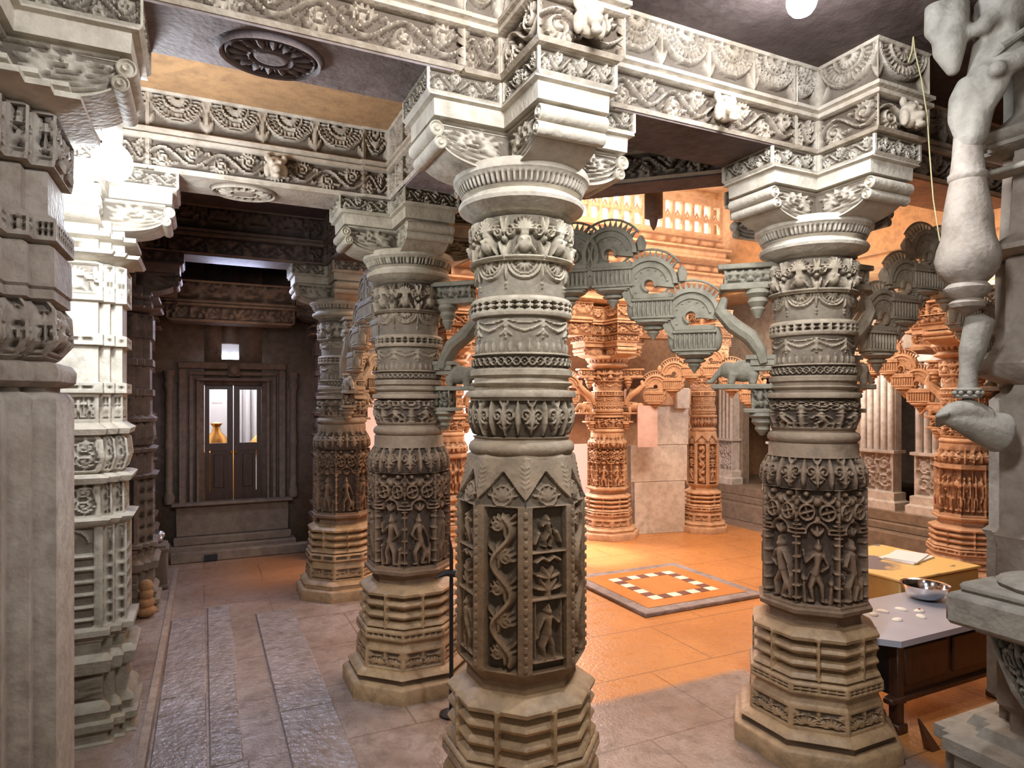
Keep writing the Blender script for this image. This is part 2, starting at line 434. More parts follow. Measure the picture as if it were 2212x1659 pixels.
def ratha(a, b, c):           # stepped square pier: half width a, b < a step starts, c step depth
    q = [(b,-a),(b,-a+c),(a-c,-a+c) if False else (a-c,-a+c),(a-c,-b),(a,-b)]
    pts=[]
    for k in range(4):
        an=k*PI/2; ca,sa=round(math.cos(an)),round(math.sin(an))
        for x,y in [(-b,-a),(b,-a),(b,-a+c),(a-c,-a+c),(a-c,-b)]: pts.append((ca*x-sa*y, sa*x+ca*y))
    return pts
def turned(name, sec, rows, bands=(), mat=None, parent=None, res=.006, straps=None, loc=(0,0,0), rz=0, angle=42):
    """rows: (z, offset) bottom to top; bands: dict(z0,z1,t,n|w,d,m)"""
    zs = {round(r[0],5) for r in rows}
    for b in bands: zs |= {round(b['z0'],5), round(b['z1'],5)}
    if straps: zs |= {round(straps[0],5), round(straps[1],5)}
    base = [r[0] for r in rows]; bo = [r[1] for r in rows]
    zs = sorted(z for z in zs if base[0]-1e-6 <= z <= base[-1]+1e-6); Z=[]; O=[]
    for i,z in enumerate(zs):
        Z.append(z)
        if i+1 < len(zs):
            zm=(z+zs[i+1])/2; dz=zs[i+1]-z
            if any(b['z0']<zm<b['z1'] for b in bands):
                n=max(1,int(round(dz/res)))
                for j in range(1,n): Z.append(z+dz*j/n)
    # duplicate heights (horizontal steps) are nudged
    bz=[];prev=-9
    for z in base:
        if z<=prev: z=prev+1e-4
        bz.append(z); prev=z
    Z=np.array(Z); 
    Z=np.array(sorted(set(np.round(np.concatenate([Z,bz]),6)))); Z=Z[np.concatenate([[True],np.diff(Z)>5e-5])]
    O=np.interp(Z,bz,bo)
    R,K=len(Z),len(sec.f)
    off=np.repeat(O[:,None],K,1); rel=np.zeros((R,K)); cav=np.zeros((R,K))
    for b in bands:
        rr=(Z>=b['z0']-1e-6)&(Z<=b['z1']+1e-6); v=((Z[rr]-b['z0'])/(b['z1']-b['z0']))
        mz=b.get('mz',.0); vv=(v-mz)/(1-2*mz)
        ts=b['t'] if isinstance(b['t'],(list,tuple)) else [b['t']]
        m=b.get('m',0.0)
        for e in range(len(sec.L)):
            cc=sec.edge==e; f=sec.f[cc]
            if sec.circle: n=b.get('n',12); ff=f*n; ins=np.ones(len(f),bool)
            else:
                n=b.get('n'); 
                if n is None: n=max(1,round(sec.L[e]*(1-2*m)/b['w']))
                mm = m if m<.5 else 0; 
                if 'mm' in b: mm=min(.3,b['mm']/sec.L[e])
                g=(f-mm)/(1-2*mm); ins=(g>=0)&(g<=1); ff=np.clip(g,0,.9999)*n
                if 'only' in b and e not in b['only']: continue
            tl=ts[e%len(ts)]
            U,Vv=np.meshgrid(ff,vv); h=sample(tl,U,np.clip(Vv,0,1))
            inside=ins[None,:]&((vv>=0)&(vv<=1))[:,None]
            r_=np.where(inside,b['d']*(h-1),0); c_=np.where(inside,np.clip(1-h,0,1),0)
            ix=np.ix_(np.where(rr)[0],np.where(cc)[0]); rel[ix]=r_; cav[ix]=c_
    if straps:
        z0,z1,hw,rs=straps; rr=(Z>=z0)&(Z<=z1)
        L=sec.L[0] if sec.L[0] else 1
        cc=np.abs(sec.f-.5)*L<hw; ix=np.ix_(np.where(rr)[0],np.where(cc)[0]); off[ix]=np.maximum(off[ix],rs)
    rel[:,sec.corner]=0
    XY=sec.P[None]+off[...,None]*sec.M[None]+rel[...,None]*sec.N[None]
    V=np.concatenate([XY,np.repeat(Z[:,None,None],K,1)],2).reshape(-1,3)
    i=np.arange(R-1)[:,None]*K; j=np.arange(K)[None]; j2=(j+1)%K
    q=np.stack([i+j,i+j2,i+K+j2,i+K+j],-1).reshape(-1,4)
    F=[q,list(range(K-1,-1,-1)),list(range((R-1)*K,R*K))]
    return mesh_obj(name,V,F,mat,parent,cav.ravel(),True,angle,loc,rz)

# ------------------------------------------------------------------ materials
def N(nt,t,**kw):
    n=nt.nodes.new(t)
    for k,v in kw.items(): setattr(n,k,v)
    return n
def new_mat(name):
    m=bpy.data.materials.new(name); m.use_nodes=True; nt=m.node_tree; b=nt.nodes['Principled BSDF']; return m,nt,b
def mix(nt,fac,a,b,mode='MIX'):
    n=N(nt,'ShaderNodeMix',data_type='RGBA',blend_type=mode)
    for s,v in ((0,fac),(6,a),(7,b)):
        if hasattr(v,'is_linked') or hasattr(v,'links'): nt.links.new(v,n.inputs[s])
        elif s==0: n.inputs[s].default_value=v
        else: n.inputs[s].default_value=(*v,1) if len(v)==3 else v
    return n.outputs[2]
def noise(nt,vec,scale,det=5,rough=.6,dist=0):
    n=N(nt,'ShaderNodeTexNoise'); n.inputs['Scale'].default_value=scale; n.inputs['Detail'].default_value=det; n.inputs['Roughness'].default_value=rough
    n.inputs['Distortion'].default_value=dist; nt.links.new(vec,n.inputs['Vector']); return n.outputs['Fac']
def ramp(nt,fac,a,b,c0=(0,0,0),c1=(1,1,1)):
    r=N(nt,'ShaderNodeValToRGB'); r.color_ramp.elements[0].position=a; r.color_ramp.elements[1].position=b
    r.color_ramp.elements[0].color=(*c0,1); r.color_ramp.elements[1].color=(*c1,1); nt.links.new(fac,r.inputs[0]); return r.outputs[0]
def mapr(nt,v,a,b,c=0,d=1):
    n=N(nt,'ShaderNodeMapRange'); nt.links.new(v,n.inputs[0])
    for i,x in enumerate((a,b,c,d)): n.inputs[i+1].default_value=x
    return n.outputs[0]
def stone(name, light, dark, recess_shade=(.05,.035,.025), lowtint=None, rough=.75, bump=.25, z0=.9, z1=2.1, cavk=.85, fine=60):
    m,nt,b=new_mat(name); g=N(nt,'ShaderNodeNewGeometry'); pos=g.outputs['Position']
    n1=noise(nt,pos,2.2,4,.6,.4); n2=noise(nt,pos,14,4,.65); n3=noise(nt,pos,fine,3,.6)
    col=mix(nt,ramp(nt,n1,.35,.68),light,dark)
    col=mix(nt,ramp(nt,n2,.42,.75),col,tuple(x*.72 for x in dark))
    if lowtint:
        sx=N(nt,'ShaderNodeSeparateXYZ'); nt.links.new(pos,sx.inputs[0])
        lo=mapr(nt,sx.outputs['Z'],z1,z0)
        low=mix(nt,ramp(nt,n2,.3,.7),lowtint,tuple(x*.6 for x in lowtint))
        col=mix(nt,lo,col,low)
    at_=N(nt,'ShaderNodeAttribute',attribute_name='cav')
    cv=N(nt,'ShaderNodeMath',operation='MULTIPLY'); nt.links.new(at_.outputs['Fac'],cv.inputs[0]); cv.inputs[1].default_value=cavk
    col=mix(nt,cv.outputs[0],col,recess_shade)  # paints the shade of carved recesses into the colour, by relief depth
    nt.links.new(col,b.inputs['Base Color'])
    b.inputs['Roughness'].default_value=rough
    bp=N(nt,'ShaderNodeBump'); bp.inputs['Strength'].default_value=bump; bp.inputs['Distance'].default_value=.01
    ad=N(nt,'ShaderNodeMath',operation='ADD'); nt.links.new(n2,ad.inputs[0]); nt.links.new(n3,ad.inputs[1])
    vo=N(nt,'ShaderNodeTexVoronoi'); vo.inputs['Scale'].default_value=fine*.9; nt.links.new(pos,vo.inputs['Vector']); a2=N(nt,'ShaderNodeMath',operation='MULTIPLY_ADD'); nt.links.new(vo.outputs['Distance'],a2.inputs[0]); a2.inputs[1].default_value=.5; nt.links.new(ad.outputs[0],a2.inputs[2])
    nt.links.new(a2.outputs[0],bp.inputs['Height']); nt.links.new(bp.outputs[0],b.inputs['Normal'])
    return m
def plain(name,col,rough=.5,metal=0,var=.25,scale=8,bump=.1,emit=None,es=0,stretch=None):
    m,nt,b=new_mat(name); tc=N(nt,'ShaderNodeTexCoord'); v=tc.outputs['Object']
    if stretch:
        mp=N(nt,'ShaderNodeMapping'); mp.inputs['Scale'].default_value=stretch; nt.links.new(v,mp.inputs[0]); v=mp.outputs[0]
    n1=noise(nt,v,scale,4,.6)
    nt.links.new(mix(nt,ramp(nt,n1,.3,.7),col,tuple(x*(1-var) for x in col)),b.inputs['Base Color'])
    b.inputs['Roughness'].default_value=rough; b.inputs['Metallic'].default_value=metal
    if bump:
        bp=N(nt,'ShaderNodeBump'); bp.inputs['Strength'].default_value=bump; bp.inputs['Distance'].default_value=.01; nt.links.new(n1,bp.inputs['Height']); nt.links.new(bp.outputs[0],b.inputs['Normal'])
    if emit: b.inputs['Emission Color'].default_value=(*emit,1); b.inputs['Emission Strength'].default_value=es
    return m
M=dict(
 stone=stone('carved_stone',(.56,.51,.40),(.42,.36,.26),recess_shade=(.05,.035,.02),lowtint=(.26,.155,.08),z0=1.0,z1=2.15),
 stone2=stone('carved_stone_warm',(.46,.40,.30),(.34,.275,.195),recess_shade=(.04,.026,.018),lowtint=(.24,.15,.09),z0=1.1,z1=2.2),
 lowgold=stone('base_stone',(.45,.30,.16),(.31,.20,.11),recess_shade=(.05,.03,.02),rough=.5),
 pale=stone('pale_stone',(.68,.63,.53),(.52,.46,.37),recess_shade=(.08,.055,.035),lowtint=(.36,.315,.235),z0=.3,z1=1.3),
 beam=stone('frieze_stone',(.66,.59,.49),(.46,.37,.27),recess_shade=(.06,.035,.02)),
 pier=stone('weathered_pier_stone',(.38,.34,.29),(.28,.22,.17),recess_shade=(.06,.045,.035),lowtint=(.30,.23,.17),z0=.4,z1=1.6),
 dark=stone('dark_brown_stone',(.20,.135,.10),(.13,.085,.065),recess_shade=(.03,.018,.014),lowtint=(.22,.165,.12),z0=.3,z1=1.6),  # darker brown stone, mostly for the far left aisle
 orange=stone('golden_sandstone',(.62,.40,.25),(.50,.30,.175),recess_shade=(.17,.075,.035),rough=.7),
 grey=stone('grey_stone',(.36,.335,.285),(.26,.235,.195),recess_shade=(.05,.04,.03)),
 arch=stone('grey_green_stone',(.30,.275,.205),(.21,.185,.135),recess_shade=(.04,.035,.025)),
 white=stone('white_marble',(.74,.70,.66),(.60,.55,.50),recess_shade=(.25,.2,.17),bump=.08,rough=.5),
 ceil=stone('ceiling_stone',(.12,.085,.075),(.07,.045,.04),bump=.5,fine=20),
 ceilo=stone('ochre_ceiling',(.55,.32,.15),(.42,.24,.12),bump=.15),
 soffit=stone('soffit_stone',(.33,.29,.30),(.20,.15,.13),recess_shade=(.03,.02,.03)),
 wood=plain('dark_wood',(.07,.028,.014),.4,0,.5,6,.15,stretch=(8,8,1)),
 woodo=plain('brown_wood',(.16,.07,.035),.45,0,.4,5,.15,stretch=(1,1,8)),
 steel=plain('polished_steel',(.8,.8,.82),.12,1,.05,4,0),
 brass=plain('polished_brass',(.8,.42,.12),.3,1,.2,4,0),
 tabletop=plain('grey_tabletop',(.42,.43,.50),.35,0,.12,5,.03),
 paper=plain('white_paper',(.85,.87,.92),.6,0,.05,4,0),
 rice=plain('white_rice',(.85,.82,.74),.7,0,.1,60,.5),
 black=plain('black_metal',(.012,.012,.014),.45,0,.3,6,.05),
 red=plain('red_cloth',(.30,.01,.02),.8,0,.4,12,.3),
 silver=plain('crumpled_foil',(.75,.77,.82),.2,.9,.2,30,.9),
 card=plain('brown_card',(.20,.14,.10),.8,0,.3,6,.2),
 string=plain('yellow_string',(.62,.55,.28),.8,0,.2,40,0),
 lampw=plain('lamp_glass',(1,1,1),.3,0,0,4,0,(.80,.88,1.0),90),
 sky=plain('daylit_opening',(1,.95,.9),.6,0,0,4,0,(1.0,.93,.9),6),
 skyp=plain('daylight_glow',(.9,.8,.74),.7,0,.1,4,0,(1.0,.62,.5),.5),  # daylight on the surface is put in as its own emission
 gold=plain('yellow_enamel',(.62,.42,.14),.4,0,.25,9,.05),
 bluew=plain('white_plaster',(.70,.68,.70),.7,0,.1,3,.05),
)
def floor_mat():
    m,nt,b=new_mat('worn_floor_stone'); g=N(nt,'ShaderNodeNewGeometry'); pos=g.outputs['Position']
    sx=N(nt,'ShaderNodeSeparateXYZ'); nt.links.new(pos,sx.inputs[0])
    n1=noise(nt,pos,1.6,5,.65,.5); n2=noise(nt,pos,9,5,.7,.3); n3=noise(nt,pos,45,3,.6)
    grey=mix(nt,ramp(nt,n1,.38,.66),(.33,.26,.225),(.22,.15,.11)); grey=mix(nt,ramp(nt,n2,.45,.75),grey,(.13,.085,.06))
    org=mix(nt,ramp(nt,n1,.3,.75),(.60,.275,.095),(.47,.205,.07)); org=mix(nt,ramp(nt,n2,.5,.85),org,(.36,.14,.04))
    def box(x0,x1,y0,y1,s=.03):
        def e(o,a,s_): 
            return mapr(nt,sx.outputs[o],a-s*s_,a+s*s_)
        r=e('X',x0,1)
        for q in (e('X',x1,-1),e('Y',y0,1),e('Y',y1,-1)):
            k=N(nt,'ShaderNodeMath',operation='MULTIPLY'); nt.links.new(r,k.inputs[0]); nt.links.new(q,k.inputs[1]); r=k.outputs[0]
        return r
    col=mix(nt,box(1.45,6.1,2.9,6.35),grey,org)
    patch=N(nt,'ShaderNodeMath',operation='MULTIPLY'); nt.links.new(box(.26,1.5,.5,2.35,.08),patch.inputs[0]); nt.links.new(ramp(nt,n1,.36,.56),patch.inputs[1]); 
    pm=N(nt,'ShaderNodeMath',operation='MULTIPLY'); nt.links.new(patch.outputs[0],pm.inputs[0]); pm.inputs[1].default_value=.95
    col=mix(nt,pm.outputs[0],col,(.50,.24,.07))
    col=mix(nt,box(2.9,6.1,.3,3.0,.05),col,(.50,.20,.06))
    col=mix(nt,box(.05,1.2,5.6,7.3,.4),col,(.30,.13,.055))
    bk=N(nt,'ShaderNodeTexBrick'); bk.inputs['Scale'].default_value=1; bk.inputs['Mortar Size'].default_value=.006; bk.inputs['Mortar Smooth'].default_value=.3; bk.inputs['Brick Width'].default_value=.95; bk.inputs['Row Height'].default_value=.62; nt.links.new(pos,bk.inputs['Vector'])
    jf=N(nt,'ShaderNodeMath',operation='MULTIPLY'); nt.links.new(bk.outputs['Fac'],jf.inputs[0]); jf.inputs[1].default_value=.5
    col=mix(nt,jf.outputs[0],col,(.08,.04,.025))
    nt.links.new(col,b.inputs['Base Color'])
    nt.links.new(mapr(nt,n2,.3,.7,.22,.5),b.inputs['Roughness'])
    bp=N(nt,'ShaderNodeBump'); bp.inputs['Strength'].default_value=.35; bp.inputs['Distance'].default_value=.012
    ad=N(nt,'ShaderNodeMath',operation='ADD'); nt.links.new(n2,ad.inputs[0]); nt.links.new(n3,ad.inputs[1]); nt.links.new(ad.outputs[0],bp.inputs['Height']); nt.links.new(bp.outputs[0],b.inputs['Normal'])
    return m
M['floor']=floor_mat()
M['kerb']=stone('kerb_stone',(.36,.27,.20),(.27,.19,.14),rough=.5)
M['slab']=stone('bluish_slab',(.33,.29,.29),(.25,.195,.17),rough=.24,bump=.9,fine=30)

# ------------------------------------------------------------------ pillar parts
def bracket(parent, ang, z_top=2.535, z_bot=2.395, r0=.09, L=.405, w=.118, mat=None, res=.006, belly=None, rolls=True, k=1.0):
    """scroll corbel reaching outward; side faces carved, two rolls at the tip"""
    ns=max(10,int((L-r0)/res)); nt_=max(8,int((z_top-z_bot)/res))
    xs=r0+(L-.035-r0)*np.sin(np.linspace(0,PI/2,ns)); q=(xs-r0)/(L-.035-r0)
    under=z_bot+(z_top-.045-z_bot)*(1-np.sqrt(np.clip(1-(q*.985)**2.6,0,1)))
    t=np.linspace(0,1,nt_); rowsV=[]; cav=[]
    for i,x in enumerate(xs):
        zz=under[i]+(z_top-under[i])*t
        u=np.full(nt_,(xs[i]-r0)/(L-r0)*.99); h=sample('arm',u,(zz-z_bot)/(z_top-z_bot))
        dist=zz-under[i]
        rail=np.maximum.reduce([np.clip(1-np.abs(dist-c)/.007,0,1) for c in (.006,.024,.042)])
        h=np.where(dist<.052,rail*.9+.15,h); h=np.where(t>.97,1,h)
        d=.016*(np.clip(h,0,1.2)-1); d[0]=0;d[-1]=0
        right=[(x,-(w+dd),z) for dd,z in zip(d,zz)]; left=[(x,(w+dd),z) for dd,z in zip(d[::-1],zz[::-1])]
        rowsV.append(right+left); c=np.clip(1-h,0,1); c[0]=c[-1]=0; cav+=list(c)+list(c[::-1])
    K=2*nt_; R=len(rowsV); V=np.array(rowsV).reshape(-1,3)
    i=np.arange(R-1)[:,None]*K; j=np.arange(K)[None]; j2=(j+1)%K
    qd=np.stack([i+j,i+j2,i+K+j2,i+K+j],-1).reshape(-1,4)[:, ::-1]
    o=mesh_obj('bracket',V,[qd.copy(),list(range(K)),list(range(R*K-1,(R-1)*K-1,-1))],mat,parent,cav,True,45,rz=ang)
    if rolls:
        for zc,xc,rr in ((z_top-.028,L-.022,.026),(z_top-.072,L-.036,.023)):
            prof=[(.0001,-w-.006),(rr*.35,-w-.016),(rr*.5,-w-.006),(rr*.7,-w-.002),(rr*.85,-w-.012),(rr,-w-.008),(rr,0),(rr,w+.008),(rr*.85,w+.012),(rr*.7,w+.002),(rr*.5,w+.006),(rr*.35,w+.016),(.0001,w+.006)]
            MB().lathe(prof,16,(xc,0,zc),'y').build('roll',mat,o)
    return o
BEAM_ROWS=[(2.70,-.012),(2.712,0),(2.838,0),(2.842,.012),(2.858,.012),(2.862,-.004),(2.868,-.004),(2.874,.016),(2.888,.016),(2.892,0),(3.06,0),(3.075,.01)]
BEAM_BANDS=lambda d=.026:[dict(z0=2.716,z1=2.836,t='vine',w=.26,d=d,mm=.006),dict(z0=2.893,z1=3.058,t='wheel',w=.255,d=d*1.2,mm=.004)]
BW=.165
def capital(root, mats, res, ring=2.449, stub=(.30,.30,.45,.30), rings=True, arms=(0,1,2,3), roll=True, top=True, k=1.0):
    m1,m2=mats
    if rings:
        n=int(2*PI*.25/res/1.3)
        turned('capital_ring',sec_circle(n),[(2.262,.170),(2.282,.205),(2.296,.236),(2.308,.241),(2.318,.236),(2.322,.215),(2.335,.212),(2.345,.228),(2.385,.248),(2.392,.258),(2.410,.260),(2.425,.252),(2.44,.20),(2.445,.12),(2.53,.11)],
            [dict(z0=2.347,z1=2.384,t='dent',n=72,d=.012)],m1,root,res=.006)
    for a in arms: bracket(root,a*PI/2,mat=m1,res=res*1.3,rolls=roll)
    turned('capital_block',sec_poly(cross(.395,.135),res*4),[(2.528,-.03),(2.5301,-.03),(2.545,-.03),(2.5451,0),(2.60,.002),(2.604,.02),(2.61,.02)],[],m1,root)
    turned('frieze_block',sec_poly(cross(.425,.15),res*1.1),[(2.61,-.01),(2.622,0),(2.692,0),(2.70,-.02)],[dict(z0=2.624,z1=2.690,t='vine',w=.11,d=.018,mm=.012)],m1,root,res=res*1.1)
    if top:
        s=cross(stub[0],BW,stub[2],stub[1],stub[3])
        turned('architrave_block',sec_poly(s,res*1.1),BEAM_ROWS,BEAM_BANDS(),m2,root,res=res*1.1)

def torus(z0,z1,r0,r1,n=7):
    return [((z0+z1)/2-(z1-z0)/2*math.cos(PI*i/(n-1)), r0+(r1-r0)*math.sin(PI*i/(n-1))**.8) for i in range(n)]
def round_pillar(x,y,label,mats,base_mat,res=.006,style='vine',z_k=1.0,r_k=1.0,stub=(.30,.30,.45,.30),top=True,group='carved round pillars of the hall',rings=True,arms=(0,1,2,3),rz=0,cat='pillar'):
    root=empty('carved_pillar',(x,y,0),label,cat,group,rz)
    st=mats[0]
    # base, octagonal
    turned('plinth',sec_oct(.35,.05),[(0,.350),(.075,.352),(.085,.345),(.09,.325),(.092,.318),(.118,.316),(.122,.325),(.132,.318),(.15,.29),(.152,.27)],[dict(z0=.093,z1=.117,t='dent',n=12,d=.008)] if res<.009 else [],base_mat,root,res=.006)
    turned('rosette_course',sec_oct(.28,res*1.2),[(.15,.268),(.152,.282),(.25,.276),(.262,.27),(.285,.255),(.30,.255)],[dict(z0=.158,z1=.245,t='fan',n=1,d=.014,mm=.006)],base_mat,root,res=res)
    turned('pierced_course',sec_oct(.27,res*1.2),[(.298,.25),(.304,.275),(.312,.28),(.35,.278),(.358,.27),(.362,.25)],[dict(z0=.313,z1=.348,t='hdash',n=2,d=.012,mm=.006)],base_mat,root,res=res)
    turned('torus_course',sec_oct(.26,min(res*1.5,.011)),[(.36,.248),(.372,.268),(.385,.262),(.40,.235),(.404,.215)]+torus(.41,.452,.222,.262)+[(.455,.213),(.466,.213)]+torus(.470,.512,.222,.262)+[(.515,.213),(.526,.213),(.53,.245),(.538,.262),(.552,.264),(.560,.256),(.572,.232),(.585,.212),(.588,.197)],
        [],base_mat,root,res=.006,straps=(.365,.548,.010,.269))
    m=st
    turned('neck',sec_oct(.2,.05),[(.585,.195),(.64,.190),(.645,.20)],[],m,root)
    # octagonal drum
    if style=='vine':
        turned('panel_drum',sec_oct(.235,res*.9),[(.618,.19),(.63,.20),(.655,.222),(.668,.228),(1.235,.226)],
            [dict(z0=.675,z1=1.225,t=['serp','fig2','serp','fig1','serp','fig2','serp','fig1'],n=1,d=.036,mm=.027),],m,root,res=res*.9)
        # bead columns at arrises
        mb=MB()
        for k in range(8):
            an=PI/8+k*PI/4; c_,s_=math.cos(an),math.sin(an); r=.226/math.cos(PI/8)
            for i in range(17):
                z=.69+i*.0325; mb.lathe([(.001,-.012),(.008,-.009),(.0095,0),(.008,.009),(.001,.012)],6,(r*c_,r*s_,z))
        o=mb.build('bead_moulding',m,root); o['kind']='stuff'
        turned('leaf_shoulder',sec_oct(.23,res),[(1.2345,.226),(1.24,.231),(1.262,.220),(1.32,.205),(1.40,.192),(1.41,.18)],[dict(z0=1.24,z1=1.40,t='pointed',n=1,d=.02,mm=.0)],m,root,res=res)
    else:
        fg=['figs0','figs1','figs2','figs1'] if style=='figs' else ['crowd']
        turned('panel_drum',sec_oct(.235,res*.9),[(.618,.19),(.63,.20),(.648,.236),(.665,.238),(.672,.222),(1.20,.219)],
            [dict(z0=.672,z1=1.198,t=fg,n=1,d=-.034 if False else .036,mm=.001)],m,root,res=res*.9)
        turned('leaf_shoulder',sec_circle(int(2*PI*.22/res)),[(1.196,.20),(1.20,.235),(1.23,.240),(1.28,.234),(1.33,.212),(1.345,.20),(1.40,.196),(1.41,.18)],[dict(z0=1.20,z1=1.345,t='leafup',n=12,d=.026)],m,root,res=res)
    nC=int(2*PI*.2/res)
    turned('lower_torus',sec_circle(64),[(1.395,.172),(1.40,.172),(1.405,.188),(1.418,.201),(1.432,.203),(1.447,.196),(1.455,.182),(1.462,.180),(1.468,.188)],[],m,root)
    turned('carved_bowl',sec_circle(nC),[(1.466,.182),(1.475,.188),(1.52,.205),(1.57,.206),(1.60,.198),(1.61,.196),(1.612,.208),(1.622,.210),(1.634,.206),(1.638,.18)],
        [dict(z0=1.472,z1=1.606,t='leafup' if style=='vine' else 'figs1',n=12 if style=='vine' else 7,d=.022)],m,root,res=res)
    turned('shaft_rings',sec_circle(72),[(1.636,.178),(1.65,.178),(1.655,.192),(1.662,.196),(1.668,.182),(1.682,.180),(1.69,.195),(1.705,.196)],[],m,root)
    z=1.703
    turned('shaft',sec_circle(nC),[(z,.189),(1.706,.193),(1.765,.191),(1.768,.181),(1.898,.181),(1.90,.188),(1.91,.193),(1.955,.193),(1.965,.186),(1.968,.179),(2.085,.181),(2.088,.196),(2.10,.200),(2.24,.203),(2.262,.19),(2.266,.172)],
        [dict(z0=1.712,z1=1.762,t='knot',n=20,d=.018),dict(z0=1.77,z1=1.897,t='swag',n=8,d=.016),dict(z0=1.911,z1=1.953,t='loz',n=16,d=.022),
         dict(z0=1.97,z1=2.086,t='garl',n=8,d=.026),dict(z0=2.092,z1=2.25,t='pot',n=8,d=.034)] if style!='crowd' else
        [dict(z0=1.712,z1=1.762,t='zig',n=20,d=.012),dict(z0=1.77,z1=1.897,t='crowd',n=5,d=.016),dict(z0=1.911,z1=1.953,t='knot',n=18,d=.016),
         dict(z0=1.97,z1=2.086,t='garl',n=8,d=.02),dict(z0=2.092,z1=2.25,t='pot',n=8,d=.02)],m,root,res=res)
    capital(root,(mats[1],mats[2]),res,stub=stub,top=top,rings=rings,arms=arms)
    if z_k!=1 or r_k!=1: root.scale=(r_k,r_k,z_k)
    return root
RES1=.0042
G='carved round pillars of the hall'
P1=(1.072,2.176);P2=(2.62,2.176);P3=(1.072,3.648);P4=(1.05,5.56)
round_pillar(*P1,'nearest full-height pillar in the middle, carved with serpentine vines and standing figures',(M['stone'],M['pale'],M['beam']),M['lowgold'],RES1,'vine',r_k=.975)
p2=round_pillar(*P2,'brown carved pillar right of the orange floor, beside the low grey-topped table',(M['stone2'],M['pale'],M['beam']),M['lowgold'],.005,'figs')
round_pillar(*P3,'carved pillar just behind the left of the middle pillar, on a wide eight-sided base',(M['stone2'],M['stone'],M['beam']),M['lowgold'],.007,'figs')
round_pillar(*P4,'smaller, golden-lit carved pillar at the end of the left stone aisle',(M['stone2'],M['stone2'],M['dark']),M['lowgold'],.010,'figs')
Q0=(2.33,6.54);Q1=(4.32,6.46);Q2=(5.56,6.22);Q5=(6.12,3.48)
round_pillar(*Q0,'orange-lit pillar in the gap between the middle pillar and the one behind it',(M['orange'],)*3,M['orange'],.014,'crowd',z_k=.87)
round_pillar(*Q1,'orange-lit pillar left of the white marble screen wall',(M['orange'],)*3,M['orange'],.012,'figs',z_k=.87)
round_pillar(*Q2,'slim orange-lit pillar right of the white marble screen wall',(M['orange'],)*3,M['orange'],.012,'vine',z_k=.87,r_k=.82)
round_pillar(*Q5,'orange carved pillar at the right edge, behind the tables',(M['orange'],)*3,M['orange'],.012,'crowd',z_k=.87)
